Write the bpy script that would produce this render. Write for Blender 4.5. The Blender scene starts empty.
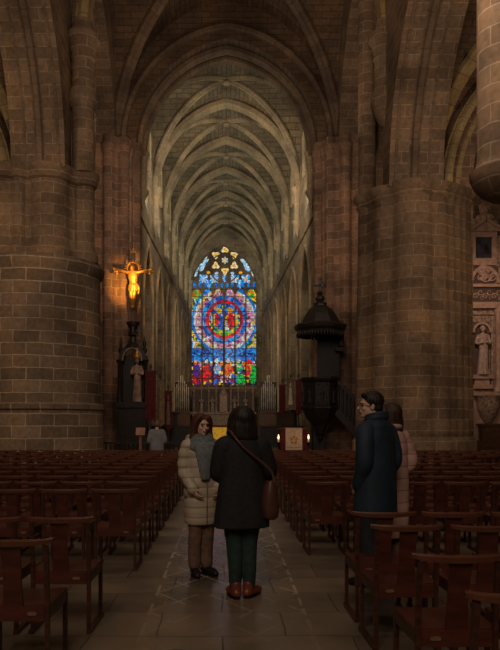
import bpy, math, random
from mathutils import Vector, Matrix
R = random.Random(7)
PI = math.pi
sc = bpy.context.scene
COL = sc.collection
F = 680.0; HX = 227.0; HY = 422.0; EYE = 1.55
def X(px, d): return (px - HX) / F * d      # real x of a pixel column at depth d
def Z(py, d): return EYE + (HY - py) / F * d

# ------------------------------------------------------------------ materials
def new_mat(name):
    m = bpy.data.materials.new(name); m.use_nodes = True
    nt = m.node_tree; b = nt.nodes['Principled BSDF']
    return m, nt, b
def nd(nt, t, **kw):
    n = nt.nodes.new(t)
    for k, v in kw.items():
        if k.startswith('i_'): n.inputs[k[2:].replace('_', ' ')].default_value = v
        else: setattr(n, k, v)
    return n
def c4(c): return (c[0], c[1], c[2], 1.0)
def mix(nt, mode, fac, a, b):
    n = nt.nodes.new('ShaderNodeMix'); n.data_type = 'RGBA'; n.blend_type = mode
    for idx, v in ((0, fac), (6, a), (7, b)):
        if hasattr(v, 'is_output') or isinstance(v, bpy.types.NodeSocket): nt.links.new(v, n.inputs[idx])
        else: n.inputs[idx].default_value = v if idx == 0 else c4(v)
    return n.outputs[2]
def ramp(nt, src, stops):
    n = nt.nodes.new('ShaderNodeValToRGB'); nt.links.new(src, n.inputs[0])
    cr = n.color_ramp
    while len(cr.elements) < len(stops): cr.elements.new(0.5)
    for e, (p, c) in zip(cr.elements, stops): e.position = p; e.color = c4(c)
    return n.outputs[0]
def noise(nt, scale, detail=4, coord=None):
    n = nd(nt, 'ShaderNodeTexNoise'); n.inputs['Scale'].default_value = scale; n.inputs['Detail'].default_value = detail
    if coord is None:
        g = nt.nodes.new('ShaderNodeNewGeometry'); coord = g.outputs['Position']
    nt.links.new(coord, n.inputs['Vector']); return n.outputs['Fac']
def stone(name, ca, cb, mortar, bw=.62, rh=.32, ms=.014, rough=.85, bump=.5):
    m, nt, b = new_mat(name)
    uv = nt.nodes.new('ShaderNodeUVMap'); uv.uv_map = 'UVMap'
    # slight wobble of the joints
    nn = nd(nt, 'ShaderNodeTexNoise'); nn.inputs['Scale'].default_value = 2.2
    nt.links.new(uv.outputs[0], nn.inputs['Vector'])
    vm = nd(nt, 'ShaderNodeVectorMath', operation='MULTIPLY_ADD'); nt.links.new(nn.outputs['Color'], vm.inputs[0])
    vm.inputs[1].default_value = (.05, .05, 0); nt.links.new(uv.outputs[0], vm.inputs[2])
    br = nt.nodes.new('ShaderNodeTexBrick'); nt.links.new(vm.outputs[0], br.inputs['Vector'])
    br.inputs['Scale'].default_value = 1; br.inputs['Brick Width'].default_value = bw
    br.inputs['Row Height'].default_value = rh; br.inputs['Mortar Size'].default_value = ms
    br.inputs['Mortar Smooth'].default_value = .3; br.inputs['Bias'].default_value = 0
    br.inputs['Color1'].default_value = c4(ca); br.inputs['Color2'].default_value = c4(cb); br.inputs['Mortar'].default_value = c4(mortar)
    n1 = noise(nt, .55, 5); n2 = noise(nt, 9, 6)
    st = ramp(nt, n1, [(.3, (.48, .46, .45)), (.5, (.95, .95, .95)), (.72, (1.4, 1.28, 1.1))])
    col = mix(nt, 'MULTIPLY', 1.0, br.outputs['Color'], st)
    gr = ramp(nt, n2, [(.3, (.7, .7, .7)), (.65, (1.15, 1.12, 1.08))])
    col = mix(nt, 'MULTIPLY', .8, col, gr)
    nt.links.new(col, b.inputs['Base Color']); b.inputs['Roughness'].default_value = rough
    b.inputs['Specular IOR Level'].default_value = .25
    mh = nd(nt, 'ShaderNodeMath', operation='MULTIPLY_ADD'); nt.links.new(n2, mh.inputs[0]); mh.inputs[1].default_value = .35
    nt.links.new(br.outputs['Fac'], mh.inputs[2])
    bp = nt.nodes.new('ShaderNodeBump'); bp.inputs['Strength'].default_value = bump; bp.inputs['Distance'].default_value = .03
    bp.invert = True
    nt.links.new(mh.outputs[0], bp.inputs['Height']); nt.links.new(bp.outputs[0], b.inputs['Normal'])
    return m
def plain(name, c, rough=.6, metal=0, nscale=6, var=.35, spec=.4, bump=.0, emit=None, estr=0, stretch=None):
    m, nt, b = new_mat(name)
    tc = nt.nodes.new('ShaderNodeTexCoord'); src = tc.outputs['Object']
    if stretch:
        mp = nt.nodes.new('ShaderNodeMapping'); nt.links.new(src, mp.inputs[0]); mp.inputs['Scale'].default_value = stretch; src = mp.outputs[0]
    n = noise(nt, nscale, 5, src)
    lo = tuple(v * (1 - var) for v in c); hi = tuple(v * (1 + var) for v in c)
    col = ramp(nt, n, [(.3, lo), (.7, hi)])
    nt.links.new(col, b.inputs['Base Color'])
    b.inputs['Roughness'].default_value = rough; b.inputs['Metallic'].default_value = metal
    b.inputs['Specular IOR Level'].default_value = spec
    if bump:
        bp = nt.nodes.new('ShaderNodeBump'); bp.inputs['Strength'].default_value = bump; bp.inputs['Distance'].default_value = .02
        nt.links.new(n, bp.inputs['Height']); nt.links.new(bp.outputs[0], b.inputs['Normal'])
    if emit:
        b.inputs['Emission Color'].default_value = c4(emit); b.inputs['Emission Strength'].default_value = estr
    return m
M = {}
M['nave'] = stone('nave_stone', (.27, .185, .12), (.17, .115, .078), (.34, .255, .18), bw=.78, rh=.33, ms=.016)
M['drum'] = stone('drum_stone', (.28, .20, .14), (.15, .11, .08), (.42, .33, .24), bw=.86, rh=.37, ms=.022, bump=.8)
M['red'] = stone('warm_stone', (.29, .18, .125), (.17, .11, .078), (.36, .26, .19), bw=.6, rh=.36, ms=.016)
M['choir'] = stone('choir_stone', (.27, .215, .145), (.17, .135, .092), (.33, .27, .195), bw=.6, rh=.33, ms=.014)
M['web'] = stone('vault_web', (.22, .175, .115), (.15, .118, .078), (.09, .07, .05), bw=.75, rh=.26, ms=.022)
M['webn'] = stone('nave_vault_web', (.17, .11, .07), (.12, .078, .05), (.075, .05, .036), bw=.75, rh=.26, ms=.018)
M['rib'] = stone('rib_stone', (.36, .29, .19), (.27, .21, .14), (.2, .15, .1), bw=.5, rh=2.0, ms=.012, bump=.3)
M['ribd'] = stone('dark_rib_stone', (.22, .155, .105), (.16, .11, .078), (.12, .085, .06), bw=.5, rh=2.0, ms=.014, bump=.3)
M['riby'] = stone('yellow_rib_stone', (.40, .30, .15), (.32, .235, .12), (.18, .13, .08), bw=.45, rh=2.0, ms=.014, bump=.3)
M['wood'] = plain('chair_wood', (.062, .021, .013), .36, nscale=5, var=.45, spec=.5, stretch=(1, 1, 5), bump=.1)
M['woodl'] = plain('chair_rail_wood', (.11, .040, .023), .3, nscale=5, var=.35, spec=.5, stretch=(1, 5, 1))
M['woodr'] = plain('chair_wood_red', (.085, .022, .014), .36, nscale=4, var=.4, spec=.5, stretch=(1, 1, 4))
M['plate'] = plain('number_plate', (.2, .13, .08), .35, nscale=60, var=.3)
M['darkwood'] = plain('black_oak', (.019, .013, .011), .42, nscale=7, var=.5, bump=.3)
M['pulpit'] = plain('pulpit_oak', (.020, .016, .016), .45, nscale=14, var=.6, bump=.8)
M['brownwood'] = plain('brown_oak', (.09, .045, .025), .45, nscale=7, var=.4)
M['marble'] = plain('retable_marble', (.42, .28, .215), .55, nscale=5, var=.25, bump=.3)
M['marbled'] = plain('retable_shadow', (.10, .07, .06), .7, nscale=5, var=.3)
M['carved'] = plain('carved_stone', (.33, .24, .18), .7, nscale=9, var=.6, bump=1.0)
M['statue'] = plain('statue_stone', (.40, .30, .25), .6, nscale=9, var=.3)
M['paint'] = plain('dark_painting', (.035, .035, .045), .4, nscale=3, var=.8)
M['gold'] = plain('gilt', (.50, .25, .05), .42, .55, nscale=14, var=.35, bump=.2)
M['goldleaf'] = plain('gilt_frontal', (.85, .52, .06), .45, .3, nscale=12, var=.6, emit=(1, .55, .05), estr=.12)  # gilt with a faint emission added so that it gleams
M['cross'] = plain('cross_wood', (.10, .04, .02), .5)
M['red'+'cloth'] = plain('red_cloth', (.10, .012, .015), .8, nscale=9, var=.4)
M['tancloth'] = plain('tan_cloth', (.20, .145, .09), .8, nscale=16, var=.4)
M['white'] = plain('altar_cloth', (.62, .52, .40), .8, nscale=18, var=.25)
M['figgold'] = plain('dull_gold_thread', (.26, .15, .05), .6)
M['brass'] = plain('brass', (.5, .32, .12), .35, .9)
M['pipe'] = plain('organ_pipe', (.42, .36, .29), .38, .6, nscale=3)
M['wax'] = plain('wax', (.7, .6, .45), .5)
M['flame'] = plain('flame', (1, .5, .2), .5, emit=(1, .35, .12), estr=7)
M['iron'] = plain('dark_iron', (.02, .018, .017), .5, .5)
# people
M['skin'] = plain('skin', (.66, .42, .32), .55, nscale=12, var=.08)
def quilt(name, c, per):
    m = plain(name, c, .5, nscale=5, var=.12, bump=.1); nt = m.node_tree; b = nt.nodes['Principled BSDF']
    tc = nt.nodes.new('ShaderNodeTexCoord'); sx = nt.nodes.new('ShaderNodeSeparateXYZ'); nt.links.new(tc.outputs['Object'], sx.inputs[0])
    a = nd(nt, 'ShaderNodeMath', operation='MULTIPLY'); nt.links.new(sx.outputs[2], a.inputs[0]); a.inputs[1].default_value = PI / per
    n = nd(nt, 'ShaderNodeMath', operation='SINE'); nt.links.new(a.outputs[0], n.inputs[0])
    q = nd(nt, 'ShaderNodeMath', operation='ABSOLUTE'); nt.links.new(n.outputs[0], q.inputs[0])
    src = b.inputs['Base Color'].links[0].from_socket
    col = mix(nt, 'MULTIPLY', 1, src, ramp(nt, q.outputs[0], [(.0, (.45, .42, .4)), (.28, (1, 1, 1))]))  # quilt seams darkened in the colour, painted shade for the creases
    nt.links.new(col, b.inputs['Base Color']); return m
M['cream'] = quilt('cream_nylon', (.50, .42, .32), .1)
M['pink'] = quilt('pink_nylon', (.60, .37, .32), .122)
M['scarf'] = plain('blue_grey_wool', (.16, .18, .19), .9, nscale=40, var=.3, bump=.4)
M['blackcoat'] = plain('black_wool', (.016, .016, .018), .8, nscale=30, var=.3, bump=.2)
M['navycoat'] = plain('dark_teal_coat', (.017, .032, .052), .7, nscale=8, var=.25, bump=.1)
M['jeans'] = plain('green_blue_denim', (.020, .040, .040), .8, nscale=20, var=.3)
M['browntr'] = plain('brown_trousers', (.17, .10, .07), .8, nscale=20, var=.3)
M['darktr'] = plain('dark_trousers', (.016, .019, .025), .8, nscale=20, var=.3)
M['shoered'] = plain('red_brown_leather', (.20, .05, .028), .35, nscale=6, var=.2)
M['shoeblk'] = plain('black_leather', (.014, .012, .014), .45)
M['bag'] = plain('brown_leather', (.085, .035, .024), .45, nscale=8, var=.2)
M['hairbr'] = plain('chestnut_hair', (.085, .030, .016), .5, nscale=14, var=.5, stretch=(5, 5, .6), bump=.5)
M['hairmid'] = plain('brown_hair', (.045, .024, .016), .5, nscale=14, var=.5, stretch=(5, 5, .6), bump=.5)
M['hairdk'] = plain('dark_hair', (.018, .012, .010), .5, nscale=14, var=.5, stretch=(5, 5, .6), bump=.5)
M['eye'] = plain('eye_dark', (.02, .015, .012), .3)
M['lip'] = plain('lip', (.38, .14, .11), .5)
M['paleblue'] = plain('pale_blue_grey_cloth', (.19, .19, .215), .8, nscale=10, var=.15)

# floor
def floor_mat():
    m, nt, b = new_mat('floor_stone')
    g = nt.nodes.new('ShaderNodeNewGeometry'); P = g.outputs['Position']
    sx = nt.nodes.new('ShaderNodeSeparateXYZ'); nt.links.new(P, sx.inputs[0])
    x, y = sx.outputs[0], sx.outputs[1]
    def mt(op, a, b_=None, c=None):
        n = nd(nt, 'ShaderNodeMath', operation=op)
        for i, v in enumerate((a, b_, c)):
            if v is None: continue
            if isinstance(v, (int, float)): n.inputs[i].default_value = v
            else: nt.links.new(v, n.inputs[i])
        return n.outputs[0]
    br = nt.nodes.new('ShaderNodeTexBrick'); 
    nz = nd(nt, 'ShaderNodeTexNoise'); nz.inputs['Scale'].default_value = 1.2; nt.links.new(P, nz.inputs['Vector'])
    wv = nd(nt, 'ShaderNodeVectorMath', operation='MULTIPLY_ADD'); nt.links.new(nz.outputs['Color'], wv.inputs[0])
    wv.inputs[1].default_value = (.08, .08, 0); nt.links.new(P, wv.inputs[2]); nt.links.new(wv.outputs[0], br.inputs['Vector'])
    for k, v in (('Scale', 1), ('Brick Width', .95), ('Row Height', .62), ('Mortar Size', .007), ('Mortar Smooth', .4)): br.inputs[k].default_value = v
    br.inputs['Color1'].default_value = (.21, .17, .128, 1); br.inputs['Color2'].default_value = (.145, .117, .09, 1); br.inputs['Mortar'].default_value = (.07, .055, .043, 1)
    n1 = noise(nt, 1.3, 5); n2 = noise(nt, 14, 4)
    col = mix(nt, 'MULTIPLY', 1, br.outputs['Color'], ramp(nt, n1, [(.3, (.6, .6, .58)), (.7, (1.35, 1.25, 1.15))]))
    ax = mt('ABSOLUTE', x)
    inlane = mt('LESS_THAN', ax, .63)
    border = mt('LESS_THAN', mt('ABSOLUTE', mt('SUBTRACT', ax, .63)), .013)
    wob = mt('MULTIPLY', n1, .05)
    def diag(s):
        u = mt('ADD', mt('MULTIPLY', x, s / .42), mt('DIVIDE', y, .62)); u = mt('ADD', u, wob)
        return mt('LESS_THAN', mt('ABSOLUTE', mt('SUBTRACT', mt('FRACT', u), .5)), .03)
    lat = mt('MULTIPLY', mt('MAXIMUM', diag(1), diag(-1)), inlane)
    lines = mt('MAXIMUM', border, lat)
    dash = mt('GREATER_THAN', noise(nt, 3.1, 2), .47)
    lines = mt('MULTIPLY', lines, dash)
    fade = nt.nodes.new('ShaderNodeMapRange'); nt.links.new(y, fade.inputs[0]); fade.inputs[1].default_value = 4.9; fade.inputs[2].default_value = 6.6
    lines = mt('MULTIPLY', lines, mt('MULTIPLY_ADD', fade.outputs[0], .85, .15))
    col = mix(nt, 'MIX', mt('MULTIPLY', lines, mt('MULTIPLY_ADD', noise(nt, .9, 3), 1.3, 0)), col, (.55, .46, .37))  # lattice and border lines painted pale, their sheen put into the colour
    nt.links.new(col, b.inputs['Base Color'])
    r = mt('MULTIPLY_ADD', n1, .30, .20); r2 = mt('SUBTRACT', r, mt('MULTIPLY', inlane, .06))
    nt.links.new(r2, b.inputs['Roughness']); b.inputs['Specular IOR Level'].default_value = .45
    h = mt('ADD', mt('MULTIPLY', n2, .15), mt('SUBTRACT', mt('MULTIPLY', br.outputs['Fac'], -.6), 0))
    h = mt('ADD', h, mt('MULTIPLY', n1, 1.2))
    bp = nt.nodes.new('ShaderNodeBump'); bp.inputs['Strength'].default_value = .35; bp.inputs['Distance'].default_value = .02
    nt.links.new(h, bp.inputs['Height']); nt.links.new(bp.outputs[0], b.inputs['Normal'])
    return m
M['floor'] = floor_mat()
def glass_mat(name, strength):
    m, nt, b = new_mat(name)
    at = nt.nodes.new('ShaderNodeVertexColor'); at.layer_name = 'Col'
    tc = nt.nodes.new('ShaderNodeTexCoord')
    vo = nt.nodes.new('ShaderNodeTexVoronoi'); vo.feature = 'DISTANCE_TO_EDGE'; vo.inputs['Scale'].default_value = 5.5
    nt.links.new(tc.outputs['Object'], vo.inputs['Vector'])
    lead = ramp(nt, vo.outputs['Distance'], [(.0, (.05, .05, .05)), (.09, (1, 1, 1))])
    col = mix(nt, 'MULTIPLY', .75, at.outputs[0], lead)
    hs = nt.nodes.new('ShaderNodeHueSaturation'); hs.inputs['Saturation'].default_value = 1.2; hs.inputs['Value'].default_value = 1.05; nt.links.new(col, hs.inputs['Color']); col = hs.outputs[0]
    b.inputs['Base Color'].default_value = (.02, .02, .02, 1); b.inputs['Roughness'].default_value = .2; b.inputs['Specular IOR Level'].default_value = .1
    nt.links.new(col, b.inputs['Emission Color']); b.inputs['Emission Strength'].default_value = strength
    return m
M['glass'] = glass_mat('stained_glass', 1.35)
M['clear'] = plain('leaded_glass', (.3, .3, .28), .3, emit=(.9, .85, .68), estr=.7)

# ------------------------------------------------------------------ mesh builder
class MB:
    def __init__(s): s.v = []; s.f = []; s.uv = []; s.c = None
    def quad(s, pts, uvs=None):
        i = len(s.v); s.v += [tuple(p) for p in pts]; s.f.append(tuple(range(i, i + len(pts))))
        if uvs is None:
            n = (Vector(pts[1]) - Vector(pts[0])).cross(Vector(pts[2]) - Vector(pts[0]))
            a = [abs(k) for k in n]
            if a[2] >= a[0] and a[2] >= a[1]: uvs = [(p[0], p[1]) for p in pts]
            elif a[0] > a[1]: uvs = [(p[1], p[2]) for p in pts]
            else: uvs = [(p[0], p[2]) for p in pts]
        s.uv.append(uvs)
    def grid(s, rows, uvs=None, close=False):
        """rows: list of equal-length point lists (shared verts)"""
        b0 = len(s.v); n = len(rows[0])
        for r in rows: s.v += [tuple(p) for p in r]
        for i in range(len(rows) - 1):
            for j in range(n if close else n - 1):
                k = (j + 1) % n
                s.f.append((b0 + i * n + j, b0 + i * n + k, b0 + (i + 1) * n + k, b0 + (i + 1) * n + j))
                if uvs:
                    kk = j + 1
                    s.uv.append([uvs[i][j], uvs[i][kk], uvs[i + 1][kk], uvs[i + 1][j]])
                else: s.uv.append([(j * .1, i * .1)] * 4)
    def ngon(s, pts, uvs=None):
        i = len(s.v); s.v += [tuple(p) for p in pts]; s.f.append(tuple(range(i, i + len(pts))))
        s.uv.append(uvs or [(p[0], p[1]) for p in pts])
    def box(s, a, b, bev=0):
        x0, y0, z0 = a; x1, y1, z1 = b
        if x0 > x1: x0, x1 = x1, x0
        if y0 > y1: y0, y1 = y1, y0
        if z0 > z1: z0, z1 = z1, z0
        P = [(x0, y0, z0), (x1, y0, z0), (x1, y1, z0), (x0, y1, z0), (x0, y0, z1), (x1, y0, z1), (x1, y1, z1), (x0, y1, z1)]
        for q in ((3, 2, 1, 0), (4, 5, 6, 7), (0, 1, 5, 4), (1, 2, 6, 5), (2, 3, 7, 6), (3, 0, 4, 7)): s.quad([P[k] for k in q])
    def beam(s, p, q, w, h, up=(0, 0, 1), w2=None, h2=None):
        p = Vector(p); q = Vector(q); t = (q - p).normalized(); sd = t.cross(Vector(up)).normalized(); u = sd.cross(t)
        w2 = w if w2 is None else w2; h2 = h if h2 is None else h2
        A = [p + sd * (a * w / 2) + u * (b * h / 2) for a, b in ((-1, -1), (1, -1), (1, 1), (-1, 1))]
        B = [q + sd * (a * w2 / 2) + u * (b * h2 / 2) for a, b in ((-1, -1), (1, -1), (1, 1), (-1, 1))]
        s.quad(A[::-1]); s.quad(B)
        for i in range(4): s.quad([A[i], A[(i + 1) % 4], B[(i + 1) % 4], B[i]])
    def tube(s, pts, rad, n=12, sub=1, cap=True, bump=None, flat=None):
        pts = [Vector(p) for p in pts]
        if isinstance(rad, (int, float)): rad = [rad] * len(pts)
        if sub > 1:
            np_, nr = [], []
            for i in range(len(pts) - 1):
                p0 = pts[max(i - 1, 0)]; p1 = pts[i]; p2 = pts[i + 1]; p3 = pts[min(i + 2, len(pts) - 1)]
                for k in range(sub):
                    t = k / sub
                    np_.append(.5 * ((2 * p1) + (p2 - p0) * t + (2 * p0 - 5 * p1 + 4 * p2 - p3) * t * t + (3 * p1 - p0 - 3 * p2 + p3) * t ** 3))
                    nr.append(rad[i] + (rad[i + 1] - rad[i]) * t)
            np_.append(pts[-1]); nr.append(rad[-1]); pts, rad = np_, nr
        L = [0]
        for i in range(1, len(pts)): L.append(L[-1] + (pts[i] - pts[i - 1]).length)
        if bump:
            amp, per = bump; rad = [r + amp * (abs(math.sin(PI * l / per)) - .5) for r, l in zip(rad, L)]
        T = [(pts[min(i + 1, len(pts) - 1)] - pts[max(i - 1, 0)]).normalized() for i in range(len(pts))]
        ref = Vector((0, 0, 1)) if abs(T[0].z) < .9 else Vector((0, 1, 0))
        sd = T[0].cross(ref).normalized(); rows = []; uvs = []
        def ring(c, sd_, u_, r):
            k2 = flat or 1.0
            return [c + sd_ * (math.cos(a) * r) + u_ * (math.sin(a) * r * k2) for a in [2 * PI * j / n for j in range(n)]]
        frames = []
        for t in T:
            sd = (sd - t * sd.dot(t)).normalized(); frames.append((sd.copy(), t.cross(sd)))
        if cap:
            for k in (2, 1, 0):
                a = (k + .15) / 3 * PI / 2
                if k == 0: break
                rows.append(ring(pts[0] - T[0] * rad[0] * math.sin(a), *frames[0], rad[0] * math.cos(a))); uvs.append([(j * 2 * PI * rad[0] / n, -rad[0] * a) for j in range(n + 1)])
        for i, p in enumerate(pts):
            rows.append(ring(p, *frames[i], rad[i])); uvs.append([(j * 2 * PI * rad[i] / n, L[i]) for j in range(n + 1)])
        if cap:
            for k in (1, 2):
                a = (k + .15) / 3 * PI / 2
                rows.append(ring(pts[-1] + T[-1] * rad[-1] * math.sin(a), *frames[-1], rad[-1] * math.cos(a))); uvs.append([(j * 2 * PI * rad[-1] / n, L[-1] + rad[-1] * a) for j in range(n + 1)])
        s.grid(rows, uvs, True)
        s.ngon(rows[0][::-1]); s.ngon(rows[-1])
    def ell(s, c, r, rot=None, n=16, m=10):
        rows = []
        c = Vector(c)
        for i in range(1, m):
            ph = PI * i / m - PI / 2; row = []
            for j in range(n):
                a = 2 * PI * j / n
                p = Vector((r[0] * math.cos(ph) * math.cos(a), r[1] * math.cos(ph) * math.sin(a), r[2] * math.sin(ph)))
                if rot is not None: p = rot @ p
                row.append(c + p)
            rows.append(row)
        s.grid(rows, None, True); s.ngon(rows[0][::-1]); s.ngon(rows[-1])
    def loft(s, rings, n=28, e=2.3, amp=0, per=.1, sub=6, fold=0, nf=9):
        """rings (cx, cy, z, rx, ry), bottom to top, horizontal superellipses"""
        R2 = []
        for i in range(len(rings) - 1):
            a, b = rings[i], rings[i + 1]
            for k in range(sub):
                t = k / sub; t2 = t * t * (3 - 2 * t) * .5 + t * .5
                R2.append([a[q] + (b[q] - a[q]) * (t2 if q != 2 else t) for q in range(5)])
        R2.append(list(rings[-1])); rows = []; uvs = []
        for cx, cy, z, rx, ry in R2:
            d = amp * (abs(math.sin(PI * z / per)) ** .6 - .6) if amp else 0
            row = []
            for j in range(n):
                a = 2 * PI * j / n; ca, sa = math.cos(a), math.sin(a)
                k = (abs(ca) ** e + abs(sa) ** e) ** (-1 / e)
                f = 1 + fold * math.sin(a * nf) * max(0, min(1, (rings[-1][2] - z) / (rings[-1][2] - rings[0][2])))
                row.append(Vector((cx + (rx * f + d) * k * ca, cy + (ry * f + d) * k * sa, z)))
            rows.append(row); uvs.append([(j * 2 * PI * rx / n, z) for j in range(n + 1)])
        s.grid(rows, uvs, True); s.ngon(rows[0][::-1]); s.ngon(rows[-1])
    def lathe(s, prof, c=(0, 0), n=24, a0=0, a1=2 * PI, sx=1, sy=1):
        full = abs(a1 - a0 - 2 * PI) < 1e-6; rows = []; uvs = []; L = 0
        for i, (r, z) in enumerate(prof):
            if i: L += math.hypot(r - prof[i - 1][0], z - prof[i - 1][1])
            m = n if full else n + 1
            rows.append([Vector((c[0] + sx * r * math.cos(a0 + (a1 - a0) * j / n), c[1] + sy * r * math.sin(a0 + (a1 - a0) * j / n), z)) for j in range(m)])
            rm = max(p[0] for p in prof)
            uvs.append([((a1 - a0) * rm * j / n, L) for j in range(n + 1)])
        s.grid(rows, uvs, full)
        if full: s.ngon(rows[0][::-1]); s.ngon(rows[-1])
    def sweep(s, path, side, prof, flip=False, closed=True):
        """profile (a along side, b along normal) swept along the path"""
        path = [Vector(p) for p in path]; side = Vector(side).normalized(); rows = []; uvs = []; L = 0
        pl = [0]
        for i in range(1, len(prof)): pl.append(pl[-1] + math.hypot(prof[i][0] - prof[i - 1][0], prof[i][1] - prof[i - 1][1]))
        for i, p in enumerate(path):
            t = (path[min(i + 1, len(path) - 1)] - path[max(i - 1, 0)]).normalized()
            if i: L += (p - path[i - 1]).length
            nrm = t.cross(side).normalized()
            if flip: nrm = -nrm
            rows.append([p + side * a + nrm * b for a, b in prof]); uvs.append([(L, q) for q in pl])
        if closed: 
            for u in uvs: u.append((u[-1][0], u[-1][1] + .1))
        s.grid(rows, uvs, closed)
        s.ngon(rows[0]); s.ngon(rows[-1][::-1])
    def extrude(s, outline, levels, cap=True):
        """outline: fn(offset)->pts 2D closed ; levels [(z, offset)]"""
        rows = []; uvs = []
        for z, off in levels:
            o = outline(off); rows.append([Vector((p[0], p[1], z)) for p in o])
            per = [0]
            for i in range(len(o)): per.append(per[-1] + math.dist(o[i], o[(i + 1) % len(o)]))
            uvs.append([(q, z) for q in per])
        s.grid(rows, uvs, True)
        if cap: s.ngon(rows[0][::-1]); s.ngon(rows[-1])
    def mesh(s, name, org=(0, 0, 0)):
        me = bpy.data.meshes.new(name)
        me.from_pydata([(a - org[0], b - org[1], c - org[2]) for a, b, c in s.v], [], s.f)
        ul = me.uv_layers.new(name='UVMap'); k = 0; data = []
        for f, u in zip(s.f, s.uv):
            for q in range(len(f)): data += [u[q][0], u[q][1]]
        ul.data.foreach_set('uv', data)
        if s.c is not None:
            ca = me.color_attributes.new('Col', 'FLOAT_COLOR', 'CORNER'); d = []
            for f, c in zip(s.f, s.c):
                for q in f: d += [c[0], c[1], c[2], 1]
            ca.data.foreach_set('color', d)
        return me
    def build(s, name, mat, parent=None, org=(0, 0, 0), smooth=False, weld=False, sharp=40):
        me = s.mesh(name, org)
        if mat is not None: me.materials.append(mat)
        o = bpy.data.objects.new(name, me); COL.objects.link(o)
        if smooth:
            me.polygons.foreach_set('use_smooth', [True] * len(me.polygons))
            me.set_sharp_from_angle(angle=math.radians(sharp))
        if parent is not None: o.parent = parent
        else: o.location = org
        return o
def thing(name, label, cat, loc=(0, 0, 0), rz=0, group=None):
    o = bpy.data.objects.new(name, None); COL.objects.link(o); o.location = loc; o.rotation_euler = (0, 0, rz)
    o.empty_display_size = .1
    return tag(o, label, cat, group)
def tag(o, label, cat, group=None):
    o['label'] = label; o['category'] = cat
    if group: o['group'] = group
    return o
def struct(mb, name, mat, smooth=False, sharp=40):
    o = mb.build(name, mat, smooth=smooth, sharp=sharp); o['kind'] = 'structure'; return o
def remesh(name, mb, mat, parent, vox=.01, smooth=3):
    me = mb.mesh(name); o = bpy.data.objects.new(name, me); COL.objects.link(o)
    md = o.modifiers.new('r', 'REMESH'); md.mode = 'VOXEL'; md.voxel_size = vox; md.use_smooth_shade = True
    if smooth: sm = o.modifiers.new('s', 'SMOOTH'); sm.iterations = smooth; sm.factor = .5
    dg = bpy.context.evaluated_depsgraph_get(); dg.update()
    m2 = bpy.data.meshes.new_from_object(o.evaluated_get(dg)); m2.name = name
    o.modifiers.clear(); o.data = m2; bpy.data.meshes.remove(me)
    m2.materials.clear(); m2.materials.append(mat)
    if not m2.uv_layers: m2.uv_layers.new(name='UVMap')
    o.parent = parent
    return o
def arch_z(t, a, h):
    """pointed arch height at |t|<=a, rise h"""
    rr = (a * a + h * h) / (2 * a); q = rr * rr - (abs(t) + rr - a) ** 2
    return math.sqrt(max(q, 0))
def arch_pts(a, h, n=16):
    rr = (a * a + h * h) / (2 * a); th = math.atan2(h, rr - a) if rr > a else PI / 2
    L = []
    for i in range(n + 1):
        an = th * i / n; L.append((-(rr * math.cos(an) - (rr - a)), rr * math.sin(an)))
    return L + [(-p[0], p[1]) for p in L[-2::-1]]
def cf(c): return c if callable(c) else (lambda s: c)
def arch_wall(mb, axis, s0, s1, c0, c1, zb, zt, ops, n=10):
    c0 = cf(c0); c1 = cf(c1)
    def P(s, c, z): return (c, s, z) if axis == 'y' else (s, c, z)
    def face(sa, sb, za0, zb0, za1, zb1):
        for c in (c0, c1):
            mb.quad([P(sa, c(sa), za0), P(sb, c(sb), zb0), P(sb, c(sb), zb1), P(sa, c(sa), za1)], [(sa, za0), (sb, zb0), (sb, zb1), (sa, za1)])
    cur = s0
    for (c, hf, zbase, zs, rise) in sorted(ops):
        if c - hf > cur: face(cur, c - hf, zb, zb, zt, zt)
        pts = arch_pts(hf, rise, n); L = 0
        for i in range(len(pts) - 1):
            (ta, ha), (tb, hb) = pts[i], pts[i + 1]; sa, sb = c + ta, c + tb; za, zb_ = zs + ha, zs + hb
            face(sa, sb, za, zb_, zt, zt)
            if zbase > zb: face(sa, sb, zb, zb, zbase, zbase); mb.quad([P(sa, c0(sa), zbase), P(sb, c0(sb), zbase), P(sb, c1(sb), zbase), P(sa, c1(sa), zbase)])
            dl = math.hypot(tb - ta, hb - ha); w = abs(c1(sa) - c0(sa))
            mb.quad([P(sa, c0(sa), za), P(sb, c0(sb), zb_), P(sb, c1(sb), zb_), P(sa, c1(sa), za)], [(0, L), (0, L + dl), (w, L + dl), (w, L)]); L += dl
        if zs > max(zbase, zb):
            z0 = max(zbase, zb)
            for s_ in (c - hf, c + hf):
                w = abs(c1(s_) - c0(s_)); mb.quad([P(s_, c0(s_), z0), P(s_, c1(s_), z0), P(s_, c1(s_), zs), P(s_, c0(s_), zs)], [(0, z0), (w, z0), (w, zs), (0, zs)])
        cur = c + hf
    if cur < s1: face(cur, s1, zb, zb, zt, zt)
    for s_ in (s0, s1):
        w = abs(c1(s_) - c0(s_)); mb.quad([P(s_, c0(s_), zb), P(s_, c1(s_), zb), P(s_, c1(s_), zt), P(s_, c0(s_), zt)], [(0, zb), (w, zb), (w, zt), (0, zt)])
    mb.quad([P(s0, c0(s0), zt), P(s0, c1(s0), zt), P(s1, c1(s1), zt), P(s1, c0(s1), zt)])
def lobes(cx, cy, L, n=120):
    def f(off):
        out = []
        for j in range(n):
            a = 2 * PI * j / n; ux, uy = math.cos(a), math.sin(a); best = .05
            for dx, dy, r in L:
                r2 = r + off; b = dx * ux + dy * uy; q = b * b - (dx * dx + dy * dy - r2 * r2)
                if q >= 0: best = max(best, b + math.sqrt(q))
            out.append((cx + ux * best, cy + uy * best))
        return out
    return f
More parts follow.
